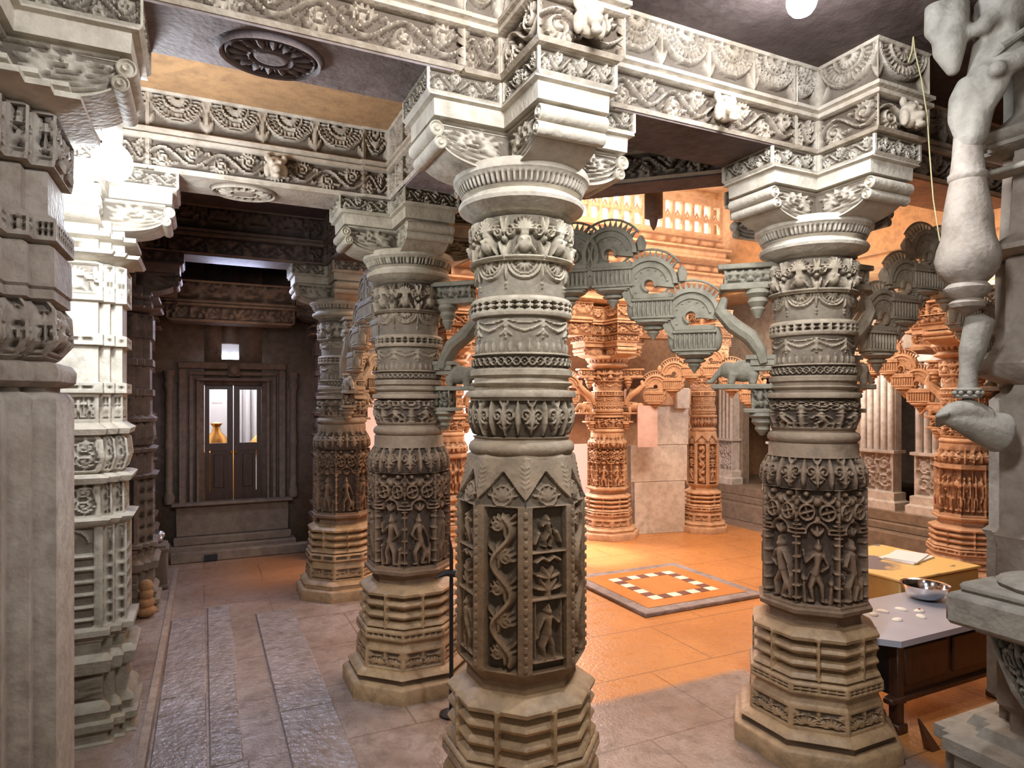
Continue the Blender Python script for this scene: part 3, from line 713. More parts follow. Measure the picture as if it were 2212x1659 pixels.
# ------------------------------------------------------------------ stepped piers
def pier(x,y,label,m,res,a=.24,style=0,top=True,ground=0.0,capm=None,name='stepped_pier',stub=(.30,.30,.45,.30),group='square stepped piers'):
    root=empty(name,(x,y,0),label,'pier',group); capm=capm or (m,m)
    s=lambda aa: sec_poly(ratha(aa,aa*.58,aa*.22),res)
    sp=lambda aa: sec_poly(ratha(aa,aa*.58,aa*.22),.05)
    if style==0:      # near-left pier: plain lower block, carved upper part
        turned('lower_shaft',sp(a),[(0,.05),(.10,.05),(.14,.02),(.20,0),(1.60,0),(1.618,-.012),(1.622,-.02)],[],m,root)
        turned('cushion_ring',sp(a),[(1.622,-.03),(1.634,-.03),(1.636,-.012),(1.65,.004),(1.68,.006),(1.698,-.004),(1.702,-.02)],[],m,root)
        turned('fluted_vase',s(a),[(1.70,-.05),(1.715,-.03),(1.76,.0),(1.84,-.004),(1.862,-.02),(1.866,-.008),(1.89,-.008)],[dict(z0=1.72,z1=1.855,t='pot',n=1,d=.02,mm=.012)],m,root,res=res)
        turned('plain_course',s(a),[(1.89,-.012),(1.898,-.004),(2.00,-.006),(2.01,-.02),(2.014,-.006),(2.018,0),(2.075,0),(2.082,-.012),(2.09,-.022),(2.20,-.022),(2.21,-.035)],[dict(z0=2.022,z1=2.072,t='loz',w=.07,d=.02,mm=.012)],m,root,res=res)
        turned('figure_course',s(a),[(2.208,-.03),(2.212,-.006),(2.235,-.002),(2.345,0),(2.36,-.02)],[dict(z0=2.23,z1=2.343,t='pot',w=.12,d=.03,mm=.01)],m,root,res=res)
        turned('cornice',sp(a+.03),[(2.358,-.06),(2.366,-.02),(2.38,.03),(2.395,.03),(2.40,-.02),(2.41,-.02),(2.42,.0),(2.432,.0),(2.436,-.05)],[],capm[0],root)
    else:
        turned('footing',sp(a),[(ground,.045),(ground+.06,.045),(ground+.08,.02),(.10,.02),(.12,.045),(.15,.045),(.16,.015),(.18,.015),(.20,.03),(.22,.02),(.24,.0),(.36,.0),(.375,.03),(.43,.04),(.455,.02),(.46,-.01),(.50,-.01),(.51,.0),(.53,.0)],[dict(z0=.242,z1=.355,t='arab',n=1,d=.012,mm=.02)],m,root,res=.012)
        turned('niche_panel',s(a),[(.53,-.02),(.54,.03),(.565,.03),(.57,0),(1.03,0),(1.04,.02),(1.06,.03),(1.07,0)],[dict(z0=.58,z1=1.02,t='ladder' if style==2 else 'serp',n=1,d=.03,mm=.02)],m,root,res=res)
        turned('figure_panel',s(a),[(1.07,-.01),(1.075,-.01),(1.22,-.012),(1.225,.015),(1.25,.025),(1.262,.0),(1.265,-.02)],[dict(z0=1.08,z1=1.215,t='crowd' if style==1 else 'arab',n=1,d=.014,mm=.02)],m,root,res=res)
        turned('cushion_panel',s(a),[(1.263,-.03),(1.28,-.01),(1.34,.008),(1.42,.0),(1.44,-.02),(1.445,.01),(1.47,.018),(1.49,-.01),(1.5,-.02)],[dict(z0=1.285,z1=1.42,t='arab',n=1,d=.012,mm=.02)],m,root,res=res)
        turned('upper_shaft',s(a),[(1.498,-.018),(1.63,-.018),(1.635,.0),(1.68,.0),(1.684,-.02),(1.85,-.02),(1.853,.0),(1.90,.0),(1.905,-.02),(2.05,-.02),(2.055,0),(2.22,.0),(2.235,-.03)],
            [dict(z0=1.51,z1=1.625,t='crowd',n=1,d=.012,mm=.02),dict(z0=1.642,z1=1.675,t='hdash',n=1,d=.012,mm=.025),dict(z0=1.858,z1=1.895,t='hdash',n=1,d=.012,mm=.025),dict(z0=2.08,z1=2.21,t='pot',n=1,d=.02,mm=.02)],m,root,res=res)
        turned('cornice',sp(a+.02),[(2.233,-.06),(2.25,-.02),(2.26,.03),(2.275,.04),(2.28,-.03),(2.33,-.03),(2.34,.02),(2.36,.02),(2.365,-.03),(2.43,-.03)],[dict(z0=2.285,z1=2.325,t='dent',w=.02,d=.015,mm=.01)],capm[0],root,res=.01)
    capital(root,capm,max(res,.006),rings=False,top=top,stub=stub)
    return root
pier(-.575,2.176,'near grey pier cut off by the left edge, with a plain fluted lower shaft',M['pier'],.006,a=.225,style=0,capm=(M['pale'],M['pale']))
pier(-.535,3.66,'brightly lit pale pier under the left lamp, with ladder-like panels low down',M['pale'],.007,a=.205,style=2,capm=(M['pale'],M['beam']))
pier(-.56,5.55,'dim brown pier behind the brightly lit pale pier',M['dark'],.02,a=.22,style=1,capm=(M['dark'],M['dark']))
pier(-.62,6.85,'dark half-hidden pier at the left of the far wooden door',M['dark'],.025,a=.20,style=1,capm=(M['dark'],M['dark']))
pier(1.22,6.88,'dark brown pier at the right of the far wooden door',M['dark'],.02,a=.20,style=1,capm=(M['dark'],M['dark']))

# ------------------------------------------------------------------ beams
def beam(a,b,label,m=None,res=.0065,soffit=None,dz=0,w=BW,name='stone_beam',plain_=False,band=None,lot=False,group='carved stone beams'):
    """beam from a to b (xy ends)"""
    ax,ay=a; bx,by=b; L=math.hypot(bx-ax,by-ay); an=math.atan2(by-ay,bx-ax)
    root=empty(name,(ax,ay,dz),label,'beam',group,an); m=m or M['beam']
    turned('frieze',sec_poly(rect(-.014,L+.014,-w+.003,w-.003),res),BEAM_ROWS,[] if plain_ else (band or BEAM_BANDS()),m,root,res=res)
    mb=MB(); mb.box(.02,L-.02,-w+.02,w-.02,2.692,2.70); mb.build('soffit',soffit or M['soffit'],root)
    if lot:
        n=60; H=TL['lotus']; R_=.135
        rs=np.linspace(0,1,26); th=np.arange(96)/96*2*PI; V=[];cav=[]
        for r in rs:
            hh=sample('lotus',(.5+.5*r*np.cos(th)),(.5+.5*r*np.sin(th)))
            z=2.692-.002-.018*hh*(1 if lot==1 else 1); 
            if r>=.999: z=z*0+2.692
            V.append(np.stack([L*lotpos+R_*r*np.cos(th)*1.35*.9,R_*r*np.sin(th),z],1)); cav.append(np.clip(1-hh,0,1))
        V=np.concatenate(V); K=96; R=len(rs)
        i=np.arange(R-1)[:,None]*K; j=np.arange(K)[None]; j2=(j+1)%K
        q=np.stack([i+j,i+K+j,i+K+j2,i+j2],-1).reshape(-1,4)[:, ::-1]
        mesh_obj('lotus_medallion',V,[q.copy()],M['soffit'] if lot==1 else M['beam'],root,np.concatenate(cav),True,60)
    return root
lotpos=.5
s=.30
lotpos=.445
beam((-.575+s,2.176),(P1[0]-s,2.176),'beam over the left aisle in front, with a dark lotus on its underside',lot=1)
lotpos=.5
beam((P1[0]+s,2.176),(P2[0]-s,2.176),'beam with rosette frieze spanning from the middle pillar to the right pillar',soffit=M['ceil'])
beam((P2[0]+s,2.176),(4.1,2.176),'short beam running right from the right pillar towards the figured pier',soffit=M['ceilo'])
lotpos=.42
beam((-.535+s,3.655),(P3[0]-s,3.655),'second beam over the left aisle with rosette frieze and pale scroll medallion beneath',res=.008,lot=2,soffit=M['beam'])
lotpos=.5
beam((P1[0],2.176+s),(P1[0],3.648-s),'beam running back from the middle pillar to the pillar behind it',res=.009)
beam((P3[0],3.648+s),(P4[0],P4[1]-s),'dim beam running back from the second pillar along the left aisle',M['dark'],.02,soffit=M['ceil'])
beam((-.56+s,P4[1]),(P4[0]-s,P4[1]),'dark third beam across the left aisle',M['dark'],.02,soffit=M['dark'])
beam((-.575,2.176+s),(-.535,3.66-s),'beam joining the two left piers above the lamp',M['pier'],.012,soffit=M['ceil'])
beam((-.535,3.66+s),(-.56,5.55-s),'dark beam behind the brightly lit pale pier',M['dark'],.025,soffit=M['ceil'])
beam((-.6+s,6.9),(1.1-s,6.9),'dark beam right in front of the far door wall',M['dark'],.025,soffit=M['dark'],dz=-.35)
def diag(a,b,label,m,res,ins=.30,**k):
    L=math.hypot(b[0]-a[0],b[1]-a[1]); ux,uy=(b[0]-a[0])/L,(b[1]-a[1])/L
    return beam((a[0]+ux*ins,a[1]+uy*ins),(b[0]-ux*ins,b[1]-uy*ins),label,m,res,**k)
diag(P2,P3,'diagonal beam above the scalloped arch between the right pillar and the second pillar',M['stone2'],.012,w=.11,ins=.36,soffit=M['ceil'])
diag(Q0,Q1,'orange-lit lintel behind the middle pillar, left of the marble screen',M['orange'],.02,dz=-.35,ins=.3,soffit=M['orange'])
diag(Q1,Q2,'orange-lit lintel above the marble screen wall',M['orange'],.02,dz=-.35,ins=.3,soffit=M['orange'])
diag(P4,Q0,'dim slanting beam behind the second pillar',M['stone2'],.02,dz=0,ins=.36,w=.11,soffit=M['ceil'])
def mask(x,y,z,an,label,m=None):
    mb=MB(); c_,s_=math.cos(an),math.sin(an)
    mb.ell((0,0,0),(.045,.035,.055)); mb.ell((0,-.035,-.02),(.026,.03,.022)); mb.ell((0,-.045,-.055),(.02,.02,.014))
    for q in (-1,1): mb.ell((q*.02,-.03,.018),(.012,.012,.012),8); mb.ell((q*.04,.0,.045),(.016,.014,.022),8); mb.ell((q*.04,-.005,-.02),(.018,.02,.035),8)
    o=mb.build('lion_mask',m or M['beam'],None,loc=(x,y,z),rz=an); r_=o.modifiers.new('r','REMESH'); r_.mode='VOXEL'; r_.voxel_size=.005; r_.use_smooth_shade=True
    tag(o,label,'carving','carved lion masks on the beams')
mask(P1[0],2.176-.45-.02,2.775,0,'carved lion mask on the block above the middle pillar')
mask(P2[0],2.176-.45-.02,2.775,0,'carved lion mask on the block above the right pillar')
mask((P1[0]+P2[0])/2+.05,2.176-BW-.02,2.775,0,'carved lion mask midway along the rosette beam between the two front pillars')
mask((-.5+P3[0])/2+.04,3.648-BW-.02,2.775,0,'carved lion mask on the second beam over the left aisle')
# upper tier over the back of the central hall : stacked cornices
def tier(poly,z0,z1,label,m=M['orange']):
    H=z1-z0; root=empty('cornice_course',(0,0,0),label,'cornice','stacked orange cornices at the back of the hall')
    turned('lower_moulding',sec_poly(poly,.05),[(z0,0),(z0+.03,.05),(z0+.06,.05),(z0+.07,.01),(z0+.45*H,.01)],[dict(z0=z0+.09,z1=z0+.42*H,t='zig',w=.12,d=.02,mm=.02)],m,root,res=.03)
    turned('upper_moulding',sec_poly(poly,.05),[(z0+.45*H,.01),(z0+.5*H,.06),(z0+.58*H,.06),(z0+.62*H,0),(z1,0)],[dict(z0=z0+.66*H,z1=z1-.02,t='circ',w=.13,d=.02,mm=.02)],m,root,res=.03)
    return root
yb=6.30
for i,(z0,z1,o) in enumerate(((2.73,3.0,0),(3.0,3.3,.05),(3.3,3.6,.10))):
    tier(rect(2.3,5.9,yb-o,yb+.3),z0,z1,['lowest','middle','topmost'][i]+' orange carved cornice course high behind the scalloped arch')
# pierced clerestory screen
mb=MB(); W0,W1=3.2,5.4
mb.box(2.3,5.9,6.25,6.33,3.6,3.68); mb.box(2.3,5.9,6.25,6.33,4.02,4.12)
for i in range(25): mb.box(2.3+i*.15-.022,2.3+i*.15+.022,6.26,6.32,3.67,4.03)
for i in range(24): mb.tube([(2.3+.15*i,6.29,3.75),(2.3+.15*i+.075,6.29,3.92),(2.3+.15*i+.15,6.29,3.75)],.018,6); 
mb.box(2.3,5.9,6.265,6.315,3.82,3.86)
tag(mb.build('pierced_screen',M['orange']),'orange pierced stone screen glowing with daylight, high behind the arch','screen')
struct(mesh_obj('window_1',[(2.3,6.5,3.6),(5.9,6.5,3.6),(5.9,6.5,4.12),(2.3,6.5,4.12)],[(0,1,2,3)],M['sky'],smooth=False))

# ------------------------------------------------------------------ scalloped arches (toranas)
def scallop(parent, s, z, R, m, th=.035, sg=1):
    """one cusped unit in the local xz plane: round plate with a tooth crown, beaded box and tapering pendant"""
    mb=MB(); nn=40
    def strip(r0,r1,t0,t1,a0,a1,cx=s,cz=z):
        V=[];F=[]
        for a in np.linspace(a0,a1,nn):
            for r,y in ((r0,-t0),(r1,-t1),(r1,t1),(r0,t0)): V.append((cx+r*math.cos(a),y,cz+r*math.sin(a)))
        for i in range(nn-1):
            for j in range(4): F.append((i*4+j,i*4+(j+1)%4,(i+1)*4+(j+1)%4,(i+1)*4+j))
        F+= [(3,2,1,0),tuple((nn-1)*4+j for j in range(4))]
        mb.add(V,F)
    mir=lambda a:a if sg>0 else PI-a
    def st(r0,r1,t0,t1,a0,a1):
        a,b=sorted((mir(a0),mir(a1))); strip(r0,r1,t0,t1,a,b)
    st(R*.16,R*.70,th*.55,th*.6,-1.25,PI*1.05)
    st(R*.68,R*.80,th*.95,th*.85,-1.15,PI*1.0); st(R*.50,R*.56,th*.8,th*.8,-.9,PI*.95); st(R*.14,R*.21,th*.95,th*.95,-1.3,PI*1.1)
    for k in range(7):
        a=mir(-.5+k*.5); mb.ell((s+R*.43*math.cos(a),0,z+R*.43*math.sin(a)),(R*.06,th*.8,R*.06),6)
    mb.build('cusp',m,parent); mb=MB()
    r0_,r1_=sorted((mir(-.35),mir(PI*.80)))
    mb.tube([(s+R*1.04*math.cos(a),0,z+R*1.04*math.sin(a)) for a in np.linspace(r0_,r1_,24)],R*.035,6)
    for a in np.linspace(r0_+.06,r1_-.06,17):
        d=.075; V=[]
        for y in (-.014,.014):
            V+=[(s+R*.78*math.cos(a-d),y,z+R*.78*math.sin(a-d)),(s+R*.78*math.cos(a+d),y,z+R*.78*math.sin(a+d)),(s+R*1.03*math.cos(a),y*.6,z+R*1.03*math.sin(a))]
        mb.add(V,[(0,2,1),(3,4,5),(0,1,4,3),(1,2,5,4),(2,0,3,5)])
    mb.build('tooth_crown',m,parent)
    mb=MB(); bx=s-sg*R*.10; bz=z-R*.42; w=R*.60
    mb.box(bx-w*.92,bx+w*.92,-th*1.1,th*1.1,bz+R*.02,bz+R*.16,bev=.003); mb.box(bx-w,bx+w,-th*1.25,th*1.25,bz-R*.06,bz+R*.02,bev=.004)
    mb.box(bx-w*.9,bx+w*.9,-th*.85,th*.85,bz-R*.50,bz-R*.05)
    for i in range(9):
        x=bx-w*.86+w*1.72*i/8
        for y in (-th*.95,th*.95): mb.tube([(x,y,bz-R*.48),(x,y,bz-R*.28),(x,y,bz-R*.08)],[.005,.009,.005],6)
    mb.box(bx-w,bx+w,-th*1.2,th*1.2,bz-R*.56,bz-R*.49,bev=.003); mb.box(bx-w*.86,bx+w*.86,-th,th,bz-R*.62,bz-R*.56,bev=.003)
    n0=len(mb.V)
    mb.lathe([(w*.80,bz-R*.62),(w*.84,bz-R*.66),(w*.62,bz-R*.74),(w*.40,bz-R*.77),(w*.52,bz-R*.81),(w*.48,bz-R*.86),(w*.25,bz-R*.90),(w*.32,bz-R*.95),(w*.2,bz-R*1.02),(.002,bz-R*1.18)],16)
    V=mb.V[n0]; V[:,1]*=.75; V[:,0]+=bx
    for q in (-1,1): # rounded shoulders closing the sides of the box
        mb.ell((bx+q*w*.98,0,bz-R*.22),(R*.16,th*.7,R*.36),10)
    mb.build('pendant',m,parent)
def torana(a,b,label,m,zk=1.0,R=.178,n=3,z_hi=2.36,ends=(True,True),hi=.97,lo=.56,z_lo=2.02,group='scalloped stone arches between the pillars'):
    L=math.hypot(b[0]-a[0],b[1]-a[1]); an=math.atan2(b[1]-a[1],b[0]-a[0]); mid=L/2
    root=empty('scalloped_arch',(a[0],a[1],0),label,'arch',group,an)
    k=mid/1.068
    for side in (0,1):
        for i in range(n):
            f=i/(n-1); s=(lo+(hi-lo)*f)*k; z=(z_lo+(z_hi-z_lo)*f)*zk
            scallop(root,s if side==0 else L-s,z,R,m,sg=1 if side==0 else -1)
        # small filler finials between the units
        for i in range(n-1):
            mb=MB(); f=(i+.55)/(n-1); s=(lo+(hi-lo)*f+.09)*k; s=(s-.16*k); z=(z_lo+(z_hi-z_lo)*f)*zk+R*.72; s=s if side==0 else L-s
            mb.tube([(s,0,z-.04),(s,0,z+.0),(s,0,z+.035)],[.02,.03,.012],7)
            mb.build('finial',m,root)
        # springer attached to the pillar
        S=(lambda x:x) if side==0 else (lambda x:L-x)
        def bx(mb,x0,x1,*r,**kk): mb.box(min(S(x0),S(x1)),max(S(x0),S(x1)),*r,**kk)
        mb=MB(); bx(mb,.15,.42*k,-.05,.05,2.14*zk,2.17*zk,bev=.004);  bx(mb,.15,.43*k,-.055,.055,2.24*zk,2.265*zk,bev=.004)
        mb.lathe([(.055,2.14*zk),(.06,2.12*zk),(.04,2.10*zk),(.048,2.08*zk),(.03,2.055*zk),(.035,2.045*zk),(.012,2.0*zk)],12,(S(.245),0,0)); sb_=mb.build('springer_block',m,root); xa,xb=sorted((S(.16),S(.40*k))); turned('carved_face',sec_poly(rect(xa,xb,-.045,.045),.009),[(2.165*zk,0),(2.245*zk,0)],[dict(z0=2.168*zk,z1=2.242*zk,t='pot',w=.085,d=.018,mm=.006)],m,sb_,res=.009)
        mb=MB(); P_=[(S(x*k),0,z*zk) for x,z in ((.40,2.10),(.42,2.04),(.36,1.97),(.28,1.91),(.235,1.84),(.22,1.78))]
        for y in (-.035,0,.035): mb.tube([(p[0],y,p[2]) for p in P_],[.018,.03,.036,.036,.03,.022],8)
        mb.build('curved_strut',m,root)
        mb=MB(); bx(mb,.16,.46*k,-.05,.05,1.655*zk,1.68*zk,bev=.004)
        bx(mb,.16,.30,-.045,.045,1.80*zk,1.82*zk); bx(mb,.17,.28,-.04,.04,1.77*zk,1.80*zk); bx(mb,.18,.27,-.036,.036,1.745*zk,1.765*zk)
        bx(mb,.15,.31,-.055,.055,1.54*zk,1.56*zk,bev=.003)
        mb.lathe([(.06,1.54*zk),(.065,1.525*zk),(.045,1.51*zk),(.05,1.495*zk),(.03,1.475*zk),(.034,1.46*zk),(.01,1.43*zk)],12,(S(.225),0,0)); cb_=mb.build('corbel',m,root); xa,xb=sorted((S(.15),S(.275))); turned('carved_face',sec_poly(rect(xa,xb,-.048,.048),.009),[(1.558*zk,0),(1.657*zk,0)],[dict(z0=1.562*zk,z1=1.652*zk,t='arab',w=.1,d=.018,mm=.006)],m,cb_,res=.009)
        # elephant crouched on the corbel
        mb=MB(); d=1 if side==0 else -1; x0=S(.31*k); z0=1.68*zk
        mb.ell((x0,0,z0+.065),(.075,.045,.055)); mb.ell((x0+d*.075,0,z0+.07),(.04,.036,.042))
        mb.tube([(x0+d*.10,0,z0+.07),(x0+d*.13,0,z0+.04),(x0+d*.15,0,z0+.012),(x0+d*.175,0,z0+.012)],[.02,.016,.013,.009],8)
        for q in (-.05,.05):
            for y in (-.028,.028): mb.tube([(x0+q,y,z0+.05),(x0+q+.01*d,y,z0+.0)],[.022,.018],8)
        for y in (-.036,.036): mb.ell((x0+d*.06,y,z0+.07),(.022,.008,.03))
        e=mb.build('elephant',m,root); r_=e.modifiers.new('r','REMESH'); r_.mode='VOXEL'; r_.voxel_size=.006; r_.use_smooth_shade=True
    return root
torana(P2,P3,'grey-green scalloped arch with saw-tooth crowns, between the middle and right pillars',M['arch'])
torana(P2,(4.45,2.176),'scalloped arch climbing right from the right pillar, edge-on, towards the figured pier',M['stone2'])
torana(P3,P4,'scalloped arch behind the second pillar, seen almost end-on along the aisle',M['stone2'])
torana(P4,Q0,'dim scalloped arch behind the left of the second pillar',M['stone2'],zk=.93)
torana(Q1,(5.9,5.0),'orange scalloped arch springing right from the pillar beside the marble screen',M['orange'],zk=.87)
torana(Q0,Q1,'orange scalloped arch behind the middle pillar',M['orange'],zk=.87)
torana((6.0,5.0),Q5,'orange scalloped arch left of the orange pillar at the right edge',M['orange'],zk=.87)
# hanging dark pendant above the arch
c=at(1412,440,3.9); mb=MB(); mb.lathe([(.045,-.55),(.045,.0),(.06,.02),(.062,.1),(.05,.12),(.05,.8)],16)
mb=MB(); mb.lathe([(.004,-.16),(.02,-.13),(.03,-.08),(.05,-.06),(.055,-.03),(.04,-.01),(.052,.02),(.052,.14),(.06,.16),(.055,.2),(.055,2.70-c[2])],16)
tag(mb.build('hanging_pendant',M['dark'],loc=(c[0],c[1],c[2])),'dark stone pendant hanging left of the right pillar, above the scalloped arch','pendant')

# ------------------------------------------------------------------ figured pier on the right (near)
X6,Y6=3.09,1.22
r6=empty('figured_pier',(X6,Y6,0),'large grey pier with stone figure brackets, cut off by the right edge','pier')
def rr(a,b): return rect(-a,a,-b,b)
sp=sec_poly(ratha(.32,.24,.05),.04)
turned('base_step',sp,[(0,.10),(.20,.10),(.22,.13),(.27,.13),(.29,.05),(.33,.03)],[],M['grey'],r6)
turned('shaft',sp,[(.30,-.03),(.40,-.03),(.43,.0),(1.05,.0),(1.08,.012),(1.10,-.005),(1.60,-.005),(1.63,-.03),(1.66,-.04),(1.70,.03),(1.74,.045),(1.76,.03),(1.80,-.01),(1.84,-.02),(2.14,-.02),(2.16,-.04)],[],M['pier'],r6)
turned('cornice',sp,[(2.155,-.02),(2.17,.05),(2.19,.05),(2.21,.0),(2.24,-.03),(2.56,-.04)],[],M['pier'],r6)
turned('upper_cornice',sp,[(2.56,-.02),(2.575,.02),(2.59,.02),(2.60,.04),(2.625,.05),(2.65,.0),(2.70,-.04),(3.07,-.04)],[],M['grey'],r6)
# pedestal shelf carried on a carved taper
def loc6(p): return (p[0]-X6,p[1]-Y6,p[2])
mb=MB()
mb.box(-.57,-.28,-.30,.24,.895,.93,bev=.012); mb.box(-.62,-.28,-.33,.26,.78,.895,bev=.015); mb.box(-.53,-.28,-.28,.20,.75,.78)
mb.ell((-.40,-.03,.945),(.16,.22,.045))
mb.build('pedestal_shelf',M['grey'],r6)
tp=sec_poly([(-.51,-.26),(-.28,-.26),(-.28,.17),(-.51,.17)],.008)
turned('carved_console',tp,[(.42,-.11),(.45,-.095),(.55,-.05),(.70,-.01),(.75,0)],[dict(z0=.46,z1=.74,t='arab',w=.16,d=.03,mm=.01)],M['grey'],r6,res=.008)
mb=MB(); mb.box(-.60,-.3,-.45,.08,0,.09,bev=.02); mb.box(-.53,-.3,-.40,.04,.09,.15,bev=.02); mb.ell((-.44,.02,.17),(.06,.08,.07)); mb.build('worn_step',M['grey'],r6)
def blob(name,fn,m,parent,vox=.008,sm=6):
    mb=MB(); fn(mb); o=mb.build(name,m,parent); r_=o.modifiers.new('r','REMESH'); r_.mode='VOXEL'; r_.voxel_size=vox; r_.use_smooth_shade=True
    s_=o.modifiers.new('s','SMOOTH'); s_.factor=.5; s_.iterations=sm; return o
DF=2.42
L6=lambda px,py,dd=0:np.array(loc6(at(px,py,DF+dd)))
# leg with anklet and foot
def leg(mb):
    mb.tube([L6(2118,690),L6(2100,760),L6(2092,800),L6(2090,850)],[.05,.044,.030,.033],14)
    mb.tube([L6(2125,905),L6(2085,885),L6(2055,890),L6(2030,900)],[.05,.046,.034,.020],14)
    for i in range(5): mb.tube([L6(2048,893+i*4,-.03+.018*i),L6(2022,900+i*5,-.03+.018*i)],[.012,.010],8)
def plinth6(mb):
    mb.tube([L6(2160,935),L6(2115,922),L6(2070,908),L6(2030,902)],[.078,.060,.040,.016],16)
blob('foot_and_leg',lambda mb:(leg(mb),plinth6(mb)),M['grey'],r6,.006,4)
mb=MB(); 
for z_ in (842,856): 
    p=L6(2091,z_); mb.lathe([(.028,-.008),(.042,-.006),(.045,0),(.042,.006),(.028,.008)],16,tuple(p))
for k in range(10):
    p=L6(2091,849); a=2*PI*k/10; mb.ell((p[0]+.043*math.cos(a),p[1]+.043*math.sin(a),p[2]),(.009,.009,.009),8)
mb.build('anklet',M['grey'],r6)
# bell-shaped pendant bracket
p=L6(2090,560); mb=MB()
mb.lathe([(.002,-.21),(.02,-.20),(.04,-.185),(.055,-.18),(.062,-.165),(.045,-.15),(.07,-.13),(.078,-.11),(.06,-.09),(.08,-.07),(.098,-.04),(.106,.0),(.100,.035),(.088,.07),(.083,.10),(.081,.15),(.072,.21),(.062,.27),(.058,.29),(.064,.30),(.064,.315),(.056,.325),(.05,.38),(.045,.46)],28,tuple(p)); mb.build('bell_bracket',M['pier'],r6)
# upper figure: bent legs, drapery folds, arms
def fig(mb):
    mb.tube([L6(2085,330),L6(2100,300,-.02),L6(2120,190,-.02),L6(2135,90)],[.035,.05,.055,.05],14)
    mb.tube([L6(2122,250,-.05),L6(2150,190,-.06),L6(2175,100,-.05),L6(2180,45,-.05)],[.022,.04,.045,.03],14)
    mb.tube([L6(2118,150,-.04),L6(2150,158,-.08),L6(2190,135,-.09),L6(2235,105,-.09)],[.02,.034,.036,.036],12)
    mb.tube([L6(2085,75,-.03),L6(2120,60,-.05),L6(2150,25,-.06),L6(2180,-20,-.06)],[.022,.03,.036,.04],12)
    mb.tube([L6(2060,-30),L6(2055,40),L6(2050,110),L6(2060,160)],[.05,.06,.055,.02],14)
    mb.tube([L6(2030,-30),L6(2026,20),L6(2018,70),L6(2036,108)],[.04,.045,.035,.012],12)
    mb.tube([L6(2100,180),L6(2085,215),L6(2076,260),L6(2074,300)],[.05,.055,.045,.02],12)
    mb.ell(tuple(L6(2170,0,-.03)),(.11,.09,.13)); mb.ell(tuple(L6(2135,50,.02)),(.06,.06,.09))
    mb.ell(tuple(L6(2155,148,-.11)),(.03,.03,.03))
blob('stone_dancer',fig,M['grey'],r6,.009)
mb=MB(); mb.box(-.38,-.28,-.30,.26,2.46,2.48,bev=.005); mb.build('ledge',M['grey'],r6)
mb=MB(); q=[L6(2125,140,-.02),L6(2165,100,-.1),L6(2230,55,-.1)]; mb.tube(q,[.014,.014,.012],8); mb.build('bracket_arm',M['grey'],r6)

# hidden partner pillar behind the figured pier
# ------------------------------------------------------------------ room shell
def quad(name,pts,m): return struct(mesh_obj(name,pts,[tuple(range(len(pts)))],m,smooth=False))
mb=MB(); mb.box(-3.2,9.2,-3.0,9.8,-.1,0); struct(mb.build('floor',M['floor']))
# ceiling slabs
CM=M['ceil']
def ceil(n,x0,x1,y0,y1,m,z=3.07):
    mb=MB(); mb.box(x0,x1,y0,y1,z,z+.12); return struct(mb.build(n,m))
ceil('ceiling',-3.2,9.2,-3.0,2.05,CM); ceil('ceiling_aisle',-.45,1.0,2.05,3.60,M['ceilo']); ceil('ceiling_left',-3.2,-.45,2.05,9.8,CM)
ceil('ceiling_rear',-.45,1.05,3.60,7.6,CM); ceil('ceiling_right',6.1,9.2,2.05,9.8,M['ceilo'],2.95); ceil('ceiling_dome',1.0,6.1,2.05,7.9,M['ceilo'],4.3)
# drum walls above the beams
for n_,b_ in (('wall_drum_front',(1.0,6.1,2.12,2.2)),('wall_drum_left',(.98,1.08,2.2,7.7)),('wall_drum_right',(6.05,6.15,2.2,7.7))):
    mb=MB(); mb.box(*b_,3.07,4.3); struct(mb.build(n_,M['ceilo']))
# diagonal flat ceiling between octagon and square corners
mb=MB(); mb.prism([(1.08,2.2),(2.5,2.2),(1.08,3.55)],3.075,3.2); struct(mb.build('ceiling_corner',CM))
def wall(n,x0,x1,y0,y1,z0,z1,m):
    mb=MB(); mb.box(x0,x1,y0,y1,z0,z1); return struct(mb.build(n,m))
wall('wall_left',-1.12,-1.02,2.4,7.6,0,3.1,M['dark']); wall('wall_back',-3.2,9.2,-3.0,-2.9,0,3.1,M['pier']); wall('wall_side_left',-3.2,-3.1,-2.9,2.4,0,3.1,M['pier'])
wall('wall_side_return',-3.1,-1.02,2.4,2.5,0,3.1,M['pier']); wall('wall_side_right',9.1,9.2,-2.9,9.8,0,3.1,M['pier'])
# far door wall (around the door opening)
Yd=7.42
DX0,DX1,DZ0,DZ1=0.0,.56,.55,1.76
mb=MB()
mb.box(-1.12,DX0,Yd,Yd+.14,0,3.1); mb.box(DX1,1.5,Yd,Yd+.14,0,3.1); mb.box(DX0,DX1,Yd,Yd+.14,0,DZ0)
mb.box(DX0,.165,Yd,Yd+.14,DZ1,3.1); mb.box(.335,DX1,Yd,Yd+.14,DZ1,3.1); mb.box(.165,.335,Yd,Yd+.14,DZ1,2.03); mb.box(.165,.335,Yd,Yd+.14,2.2,3.1)
struct(mb.build('wall_far',M['dark'],smooth=False))
fr=empty('door_surround',(0,0,0),'dim carved stone surround of the far double door','door surround')
mb=MB()
for o,t_,pz in ((.04,.05,.05),(.10,.06,.035),(.165,.10,.065)):
    mb.box(DX0-o-t_*.7,DX0-o,Yd-pz,Yd,DZ0,DZ1+o,bev=.008); mb.box(DX1+o,DX1+o+t_*.7,Yd-pz,Yd,DZ0,DZ1+o,bev=.008); mb.box(DX0-o-t_*.7-.006,DX1+o+t_*.7+.006,Yd-pz-.006,Yd,DZ1+o+.001,DZ1+o+t_*.7,bev=.008)
mb.build('moulding',M['dark'],fr)
